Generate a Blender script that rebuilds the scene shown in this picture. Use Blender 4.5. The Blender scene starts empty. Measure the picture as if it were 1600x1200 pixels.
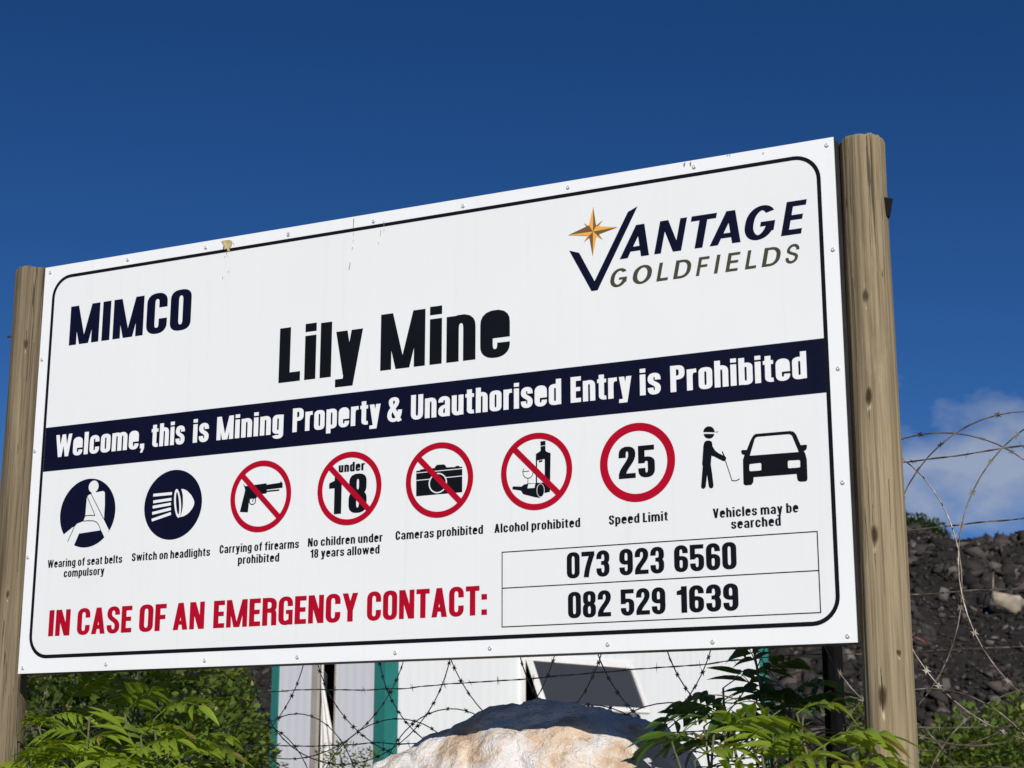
import bpy, bmesh, math, random
import numpy as np
from mathutils import Vector, Matrix, noise
from mathutils.geometry import delaunay_2d_cdt

scene = bpy.context.scene
R = math.radians
# ------------------------------------------------------------------ camera
CAM = Vector((3.3863, -3.7891, 1.55))
YAW, PITCH, FPX = -0.446246, 0.237691, 2621.6
ZB = 1.8757                       # height of the sign's lower edge
cam_data = bpy.data.cameras.new('camera')
cam_data.sensor_width = 36.0
cam_data.lens = 36.0 * FPX / 1600.0
cam_data.clip_start = 0.05
cam_data.clip_end = 3000.0
cam_data.dof.use_dof = True
cam_data.dof.focus_distance = 4.7
cam_data.dof.aperture_fstop = 9.0
cam = bpy.data.objects.new('camera', cam_data)
scene.collection.objects.link(cam)
cam.location = CAM
cam.rotation_euler = (math.pi / 2 + PITCH, 0, -YAW)
scene.camera = cam
FWD = Vector((math.sin(YAW) * math.cos(PITCH), math.cos(YAW) * math.cos(PITCH), math.sin(PITCH)))
RGT = Vector((math.cos(YAW), -math.sin(YAW), 0))
UPV = RGT.cross(FWD)


def ray(px, py):
    return FWD * FPX + RGT * (px - 800) - UPV * (py - 600)


def atY(px, py, Y):               # the point of the place seen at (px, py) on the plane y = Y
    d = ray(px, py)
    return CAM + d * ((Y - CAM.y) / d.y)


def atD(px, py, D):               # ... at D metres in front of the camera
    return CAM + ray(px, py) * (D / FPX)


# ------------------------------------------------------------------ world and sun
SUN_AZ, SUN_EL = R(36), R(28)     # azimuth from the sign's normal towards +x
sun_dir = Vector((math.sin(SUN_AZ) * math.cos(SUN_EL), -math.cos(SUN_AZ) * math.cos(SUN_EL), math.sin(SUN_EL)))
world = bpy.data.worlds.new('World')
scene.world = world
world.use_nodes = True
wn, wl = world.node_tree.nodes, world.node_tree.links
wn.clear()


def wnode(t, **kw):
    n = wn.new(t)
    for k, v in kw.items():
        setattr(n, k, v)
    return n


sky = wnode('ShaderNodeTexSky', sky_type='NISHITA')
sky.sun_disc = False
sky.sun_elevation = SUN_EL
sky.sun_rotation = math.pi - SUN_AZ
sky.altitude = 2500
sky.air_density = 0.7
sky.dust_density = 0.0
sky.ozone_density = 3.0
SKY_STRENGTH = 0.06
# soft cumulus bank low over the horizon, in sky direction
tc = wnode('ShaderNodeTexCoord')
sep = wnode('ShaderNodeSeparateXYZ')
wl.new(tc.outputs['Generated'], sep.inputs[0])


def wmath(op, a, b=None, clamp=False):
    n = wnode('ShaderNodeMath', operation=op)
    n.use_clamp = clamp
    for i, v in enumerate((a, b)):
        if v is None:
            continue
        if isinstance(v, (int, float)):
            n.inputs[i].default_value = v
        else:
            wl.new(v, n.inputs[i])
    return n.outputs[0]


cn = wnode('ShaderNodeTexNoise')
cn.inputs['Scale'].default_value = 19.0
cn.inputs['Detail'].default_value = 8.0
cn.inputs['Roughness'].default_value = 0.52
cmap = wnode('ShaderNodeMapping')
cmap.inputs['Scale'].default_value = (1, 1, 1.5)
cmap.inputs['Location'].default_value = (0.31, 0.12, 0.4)
wl.new(tc.outputs['Generated'], cmap.inputs[0])
wl.new(cmap.outputs[0], cn.inputs['Vector'])
zz = sep.outputs['Z']
# the bank reaches up to about 12 degrees; it thins towards its top
thr = wmath('ADD', wmath('MULTIPLY', wmath('ABSOLUTE', wmath('SUBTRACT', zz, 0.184)), 9.5), 0.12)
# ... and it lies to the north-east, towards +x of the view
azx = wmath('MULTIPLY', wmath('SUBTRACT', -0.30, sep.outputs['X']), 4.0)
dens = wmath('MULTIPLY', wmath('SUBTRACT', cn.outputs['Fac'], wmath('ADD', thr, wmath('MAXIMUM', azx, 0.0))), 3.2, True)
dens = wmath('MULTIPLY', dens, 0.85)
hsv = wnode('ShaderNodeHueSaturation')
hsv.inputs['Hue'].default_value = 0.508
hsv.inputs['Saturation'].default_value = 1.25
hsv.inputs['Value'].default_value = 1.15
wl.new(sky.outputs[0], hsv.inputs['Color'])
mix = wnode('ShaderNodeMix', data_type='RGBA')
wl.new(dens, mix.inputs['Factor'])
wl.new(hsv.outputs[0], mix.inputs[6])
mix.inputs[7].default_value = (5.6, 6.6, 8.6, 1)
bg = wnode('ShaderNodeBackground')
bg.inputs['Strength'].default_value = SKY_STRENGTH
wl.new(mix.outputs[2], bg.inputs['Color'])
wo = wnode('ShaderNodeOutputWorld')
wl.new(bg.outputs[0], wo.inputs['Surface'])

sd = bpy.data.lights.new('sun', 'SUN')
sd.energy = 4.4
sd.angle = R(0.5)
sd.color = (1.0, 0.955, 0.89)
sun = bpy.data.objects.new('sun', sd)
scene.collection.objects.link(sun)
sun.location = (6, -8, 12)
sun.rotation_euler = (-sun_dir).to_track_quat('-Z', 'Y').to_euler()

vs = scene.view_settings
vs.view_transform = 'Standard'
vs.look = 'None'
vs.gamma = 1.0
vs.exposure = 0.0
vs.use_curve_mapping = False

# ------------------------------------------------------------------ helpers
COL = scene.collection
rng = random.Random(7)


def tag(o, label=None, cat=None, group=None, kind=None):
    for k, v in (('label', label), ('category', cat), ('group', group), ('kind', kind)):
        if v:
            o[k] = v
    return o


def empty(name, loc, label, cat, group=None):
    o = bpy.data.objects.new(name, None)
    COL.objects.link(o)
    o.location = loc
    o.empty_display_size = 0.1
    return tag(o, label, cat, group)


class MB:
    """collects faces and links them as one mesh object"""

    def __init__(self):
        self.v, self.f, self.m, self.t = [], [], [], []

    def add(self, verts, faces, mat=0, tint=0.5):
        b = len(self.v)
        self.v += [tuple(p) for p in verts]
        self.f += [tuple(i + b for i in f) for f in faces]
        self.m += [mat] * len(faces)
        self.t += [tint] * len(verts)

    def box(self, a, b, mat=0):
        x0, y0, z0 = a
        x1, y1, z1 = b
        self.add([(x0, y0, z0), (x1, y0, z0), (x1, y1, z0), (x0, y1, z0), (x0, y0, z1), (x1, y0, z1), (x1, y1, z1), (x0, y1, z1)],
                 [(0, 3, 2, 1), (4, 5, 6, 7), (0, 1, 5, 4), (1, 2, 6, 5), (2, 3, 7, 6), (3, 0, 4, 7)], mat)

    def obox(self, o, ax, ay, az, a, b, mat=0):     # box in a frame of three axes
        n = len(self.v)
        self.box(a, b, mat)
        for i in range(n, n + 8):
            x, y, z = self.v[i]
            self.v[i] = tuple(o + ax * x + ay * y + az * z)

    def tube(self, pts, rad, k=6, mat=0, tint=0.5, cap=True):
        pts = [Vector(p) for p in pts]
        n = len(pts)
        if not hasattr(rad, '__len__'):
            rad = [rad] * n
        vs_, fs = [], []
        up = None
        for i, p in enumerate(pts):
            t = (pts[min(i + 1, n - 1)] - pts[max(i - 1, 0)]).normalized()
            if up is None:
                up = t.orthogonal().normalized()
            up = (up - t * up.dot(t))
            up = up.normalized() if up.length > 1e-6 else t.orthogonal().normalized()
            s = t.cross(up)
            for j in range(k):
                a = 2 * math.pi * j / k
                vs_.append(p + (up * math.cos(a) + s * math.sin(a)) * rad[i])
        for i in range(n - 1):
            for j in range(k):
                fs.append((i * k + j, i * k + (j + 1) % k, (i + 1) * k + (j + 1) % k, (i + 1) * k + j))
        if cap:
            fs.append(tuple(range(k))[::-1])
            fs.append(tuple((n - 1) * k + j for j in range(k)))
        self.add(vs_, fs, mat, tint)

    def build(self, name, mats, parent=None, smooth=False, loc=None, tint=False):
        me = bpy.data.meshes.new(name)
        me.from_pydata(self.v, [], self.f)
        if not isinstance(mats, (list, tuple)):
            mats = [mats]
        for m in mats:
            me.materials.append(m)
        me.polygons.foreach_set('material_index', self.m)
        if tint:
            at = me.attributes.new('tint', 'FLOAT', 'POINT')
            at.data.foreach_set('value', self.t)
        if smooth:
            me.polygons.foreach_set('use_smooth', [True] * len(me.polygons))
        me.update()
        o = bpy.data.objects.new(name, me)
        COL.objects.link(o)
        if parent:
            o.parent = parent
            root = parent
            off = Vector((0, 0, 0))
            while root:
                off += root.location
                root = root.parent
            me.transform(Matrix.Translation(-off))       # vertices are written in world space
        elif loc is not None:
            me.transform(Matrix.Translation(-Vector(loc)))
            o.location = loc
        return o


class Mat:
    def __init__(self, name, color=(.5, .5, .5), rough=.6, metal=0.0, spec=0.5):
        self.m = bpy.data.materials.new(name)
        self.m.use_nodes = True
        self.n, self.l = self.m.node_tree.nodes, self.m.node_tree.links
        self.b = self.n['Principled BSDF']
        self.out = self.n['Material Output']
        self.b.inputs['Base Color'].default_value = (*color, 1)
        self.b.inputs['Roughness'].default_value = rough
        self.b.inputs['Metallic'].default_value = metal
        self.b.inputs['Specular IOR Level'].default_value = spec

    def node(self, t, ins=None, **kw):
        n = self.n.new(t)
        for k, v in kw.items():
            setattr(n, k, v)
        for k, v in (ins or {}).items():
            if isinstance(v, bpy.types.NodeSocket):
                self.l.new(v, n.inputs[k])
            else:
                n.inputs[k].default_value = v
        return n

    def obj(self):
        return self.node('ShaderNodeTexCoord').outputs['Object']

    def mapping(self, vec, scale=(1, 1, 1), loc=(0, 0, 0)):
        return self.node('ShaderNodeMapping', {'Vector': vec, 'Scale': scale, 'Location': loc}).outputs[0]

    def noise(self, vec, scale, detail=5, rough=.55, dist=0.0):
        return self.node('ShaderNodeTexNoise', {'Vector': vec, 'Scale': scale, 'Detail': detail, 'Roughness': rough, 'Distortion': dist}).outputs['Fac']

    def ramp(self, fac, stops):
        n = self.node('ShaderNodeValToRGB', {'Fac': fac})
        e = n.color_ramp.elements
        while len(e) < len(stops):
            e.new(0.5)
        for i, (p, c) in enumerate(stops):
            e[i].position = p
            e[i].color = (*c, 1) if len(c) == 3 else c
        return n.outputs[0]

    def math(self, op, a, b=0.0, clamp=False):
        n = self.node('ShaderNodeMath', {0: a, 1: b}, operation=op)
        n.use_clamp = clamp
        return n.outputs[0]

    def mix(self, fac, a, b, blend='MIX'):
        n = self.node('ShaderNodeMix', None, data_type='RGBA', blend_type=blend)
        for i, v in ((0, fac), (6, a), (7, b)):
            if isinstance(v, bpy.types.NodeSocket):
                self.l.new(v, n.inputs[i])
            else:
                n.inputs[i].default_value = v if i == 0 else ((*v, 1) if len(v) == 3 else v)
        return n.outputs[2]

    def color(self, s):
        self.l.new(s, self.b.inputs['Base Color'])

    def rough(self, s):
        self.l.new(s, self.b.inputs['Roughness'])

    def bump(self, h, strength=.3, dist=.01):
        n = self.node('ShaderNodeBump', {'Height': h, 'Strength': strength, 'Distance': dist})
        self.l.new(n.outputs[0], self.b.inputs['Normal'])


def flat(name, color, rough=.5, metal=0.0, var=.08, scale=6.0, spec=.5):
    m = Mat(name, color, rough, metal, spec)
    v = m.noise(m.obj(), scale, 6, .6)
    lo = tuple(c * (1 - var) for c in color)
    hi = tuple(min(1, c * (1 + var)) for c in color)
    m.color(m.ramp(v, [(.3, lo), (.7, hi)]))
    return m.m


# ------------------------------------------------------------------ materials
def board_white(name, col, dirt):
    m = Mat(name, col, .42)
    o = m.obj()
    a = m.noise(m.mapping(o, (1.2, 1, .8)), 2.2, 4, .5)
    streak = m.noise(m.mapping(o, (34, 1, 1.1)), 1.0, 5, .6)
    fine = m.noise(o, 160, 3, .6)
    c = m.mix(m.ramp(a, [(.35, (0, 0, 0)), (.75, (1, 1, 1))]), col, tuple(x * .965 for x in col))
    c = m.mix(m.math('MULTIPLY', m.ramp(streak, [(.56, (0, 0, 0)), (.8, (1, 1, 1))]), dirt), c, (.52, .50, .45))
    c = m.mix(m.math('MULTIPLY', m.ramp(fine, [(.70, (0, 0, 0)), (.78, (1, 1, 1))]), .16), c, (.45, .44, .42))
    m.color(c)
    m.bump(m.noise(m.mapping(o, (1, 1, .25)), 3.0, 2, .4), .25, .004)
    return m.m


M = {}
M['margin'] = board_white('enamelled white sheet', (.81, .835, .85), .16)
M['sheet'] = board_white('printed white vinyl', (.765, .792, .802), .14)
M['navy'] = flat('navy vinyl', (.0030, .0042, .020), .5, var=.2, scale=9, spec=.12)
M['black'] = flat('black vinyl', (.0045, .0055, .009), .5, var=.2, scale=9, spec=.12)
M['red'] = flat('red vinyl', (.385, .002, .018), .5, var=.07, scale=9, spec=.12)
M['white'] = flat('white vinyl', (.78, .80, .815), .42, var=.03)
M['olive'] = flat('olive brown vinyl', (.055, .052, .028), .4, var=.1)
M['gold'] = flat('gold vinyl', (.80, .40, .075), .4, var=.05)
M['bronze'] = flat('bronze vinyl', (.17, .095, .035), .4, var=.08)
M['frame'] = flat('dark painted steel', (.035, .036, .038), .55, var=.3, scale=20)
M['steel'] = flat('zinc screw', (.60, .61, .62), .38, .45, var=.12, scale=90)
M['droppings'] = flat('dried yellow droppings', (.50, .40, .20), .8, var=.3, scale=60)
M['grime'] = flat('grey grime', (.16, .155, .15), .8, var=.4, scale=60)


def wood(name, base, dark, light, knots, seed):
    m = Mat(name, base, .82, spec=.25)
    o = m.obj()
    sd_ = (seed * 3.1, seed * 1.7, seed * .9)
    big = m.noise(m.mapping(o, (7, 7, 1.0), sd_), 1.0, 5, .6)
    grain = m.noise(m.mapping(o, (75, 75, 1.6), sd_), 1.0, 8, .62, .6)
    fine = m.noise(m.mapping(o, (260, 260, 6), sd_), 1.0, 4, .6)
    blot = m.noise(m.mapping(o, (14, 14, 5), sd_), 1.0, 5, .65)
    c = m.ramp(grain, [(.30, dark), (.47, base), (.70, light)])
    c = m.mix(m.math('MULTIPLY', m.ramp(big, [(.35, (0, 0, 0)), (.7, (1, 1, 1))]), .60), c, tuple(x * .58 for x in base))
    c = m.mix(m.math('MULTIPLY', m.ramp(blot, [(.58, (0, 0, 0)), (.76, (1, 1, 1))]), .4), c, (light[0] * .9, light[1] * .95, light[2] * .95))
    c = m.mix(m.math('MULTIPLY', m.ramp(fine, [(.35, (1, 1, 1)), (.52, (0, 0, 0))]), .30), c, tuple(x * .5 for x in dark))
    # drying cracks: thin, long, broken lines along the grain
    h = None
    for k, (sc, zs, th) in enumerate(((13, .13, .0048), (26, .22, .0055), (46, .45, .006))):
        f = m.noise(m.mapping(o, (sc, sc, zs), (seed + k * 2.3, k * 1.1, seed)), 1.0, 3, .5)
        line = m.math('LESS_THAN', m.math('ABSOLUTE', m.math('SUBTRACT', f, .5)), th)
        gate = m.math('GREATER_THAN', m.noise(m.mapping(o, (5, 5, 2.2), (k * 4.4, seed, 0)), 1.0, 2, .5), .50 + .02 * k)
        lg = m.math('MULTIPLY', line, gate)
        h = lg if h is None else m.math('MAXIMUM', h, lg)
    c = m.mix(m.math('MULTIPLY', h, .75), c, (.030, .022, .014))
    # knots: dark almond eyes with a pale chip beneath
    wob = m.node('ShaderNodeTexNoise', {'Vector': m.mapping(o, (60, 60, 12)), 'Scale': 1.0, 'Detail': 3}).outputs['Color']
    ow = m.node('ShaderNodeVectorMath', {0: o, 1: m.node('ShaderNodeVectorMath', {0: m.node('ShaderNodeVectorMath', {0: wob, 1: (.5, .5, .5)}, operation='SUBTRACT').outputs[0], 1: (.012, .012, .03)}, operation='MULTIPLY').outputs[0]}, operation='ADD').outputs[0]
    for (kx, ky, kz, w, hh) in knots:
        def ell(dz, w_, h_):
            d = m.node('ShaderNodeVectorMath', {0: ow, 1: (kx, ky, kz + dz)}, operation='SUBTRACT').outputs[0]
            d = m.node('ShaderNodeVectorMath', {0: d, 1: (1 / w_, 1 / w_, 1 / h_)}, operation='MULTIPLY').outputs[0]
            return m.node('ShaderNodeVectorMath', {0: d}, operation='LENGTH').outputs['Value']
        e = ell(0, w, hh)
        c = m.mix(m.math('MULTIPLY', m.ramp(e, [(.55, (1, 1, 1)), (1.7, (0, 0, 0))]), .5), c, tuple(x * .45 for x in dark))
        c = m.mix(m.ramp(e, [(.45, (1, 1, 1)), (.98, (0, 0, 0))]), c, (.055, .034, .016))
        p = ell(-hh * 1.35, w * .45, hh * .42)
        c = m.mix(m.math('MULTIPLY', m.ramp(p, [(.4, (1, 1, 1)), (1.0, (0, 0, 0))]), .8), c, (.66, .56, .38))
        ln = ell(-hh * .3, w * .16, hh * 4.2)
        c = m.mix(m.math('MULTIPLY', m.ramp(ln, [(.6, (1, 1, 1)), (1.0, (0, 0, 0))]), .85), c, (.02, .014, .008))
    m.color(c)
    m.bump(m.math('SUBTRACT', m.math('ADD', m.math('MULTIPLY', grain, .5), m.math('MULTIPLY', fine, .25)), m.math('MULTIPLY', h, 1.2)), .8, .006)
    return m.m


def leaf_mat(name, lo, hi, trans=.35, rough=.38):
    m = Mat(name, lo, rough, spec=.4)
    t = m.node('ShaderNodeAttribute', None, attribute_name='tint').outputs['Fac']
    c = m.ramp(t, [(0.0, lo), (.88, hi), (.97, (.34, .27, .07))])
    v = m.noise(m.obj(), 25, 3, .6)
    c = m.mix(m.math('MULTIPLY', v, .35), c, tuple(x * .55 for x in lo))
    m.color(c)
    tr = m.node('ShaderNodeBsdfTranslucent')
    tc_ = m.mix(.5, c, (.30, .42, .03), 'MULTIPLY')
    tcol = m.node('ShaderNodeHueSaturation', {'Color': c, 'Saturation': 1.1, 'Value': 1.7}).outputs[0]
    m.l.new(tcol, tr.inputs['Color'])
    ms = m.node('ShaderNodeMixShader', {0: trans})
    m.l.new(m.b.outputs[0], ms.inputs[1])
    m.l.new(tr.outputs[0], ms.inputs[2])
    m.l.new(ms.outputs[0], m.out.inputs['Surface'])
    return m.m

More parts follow.
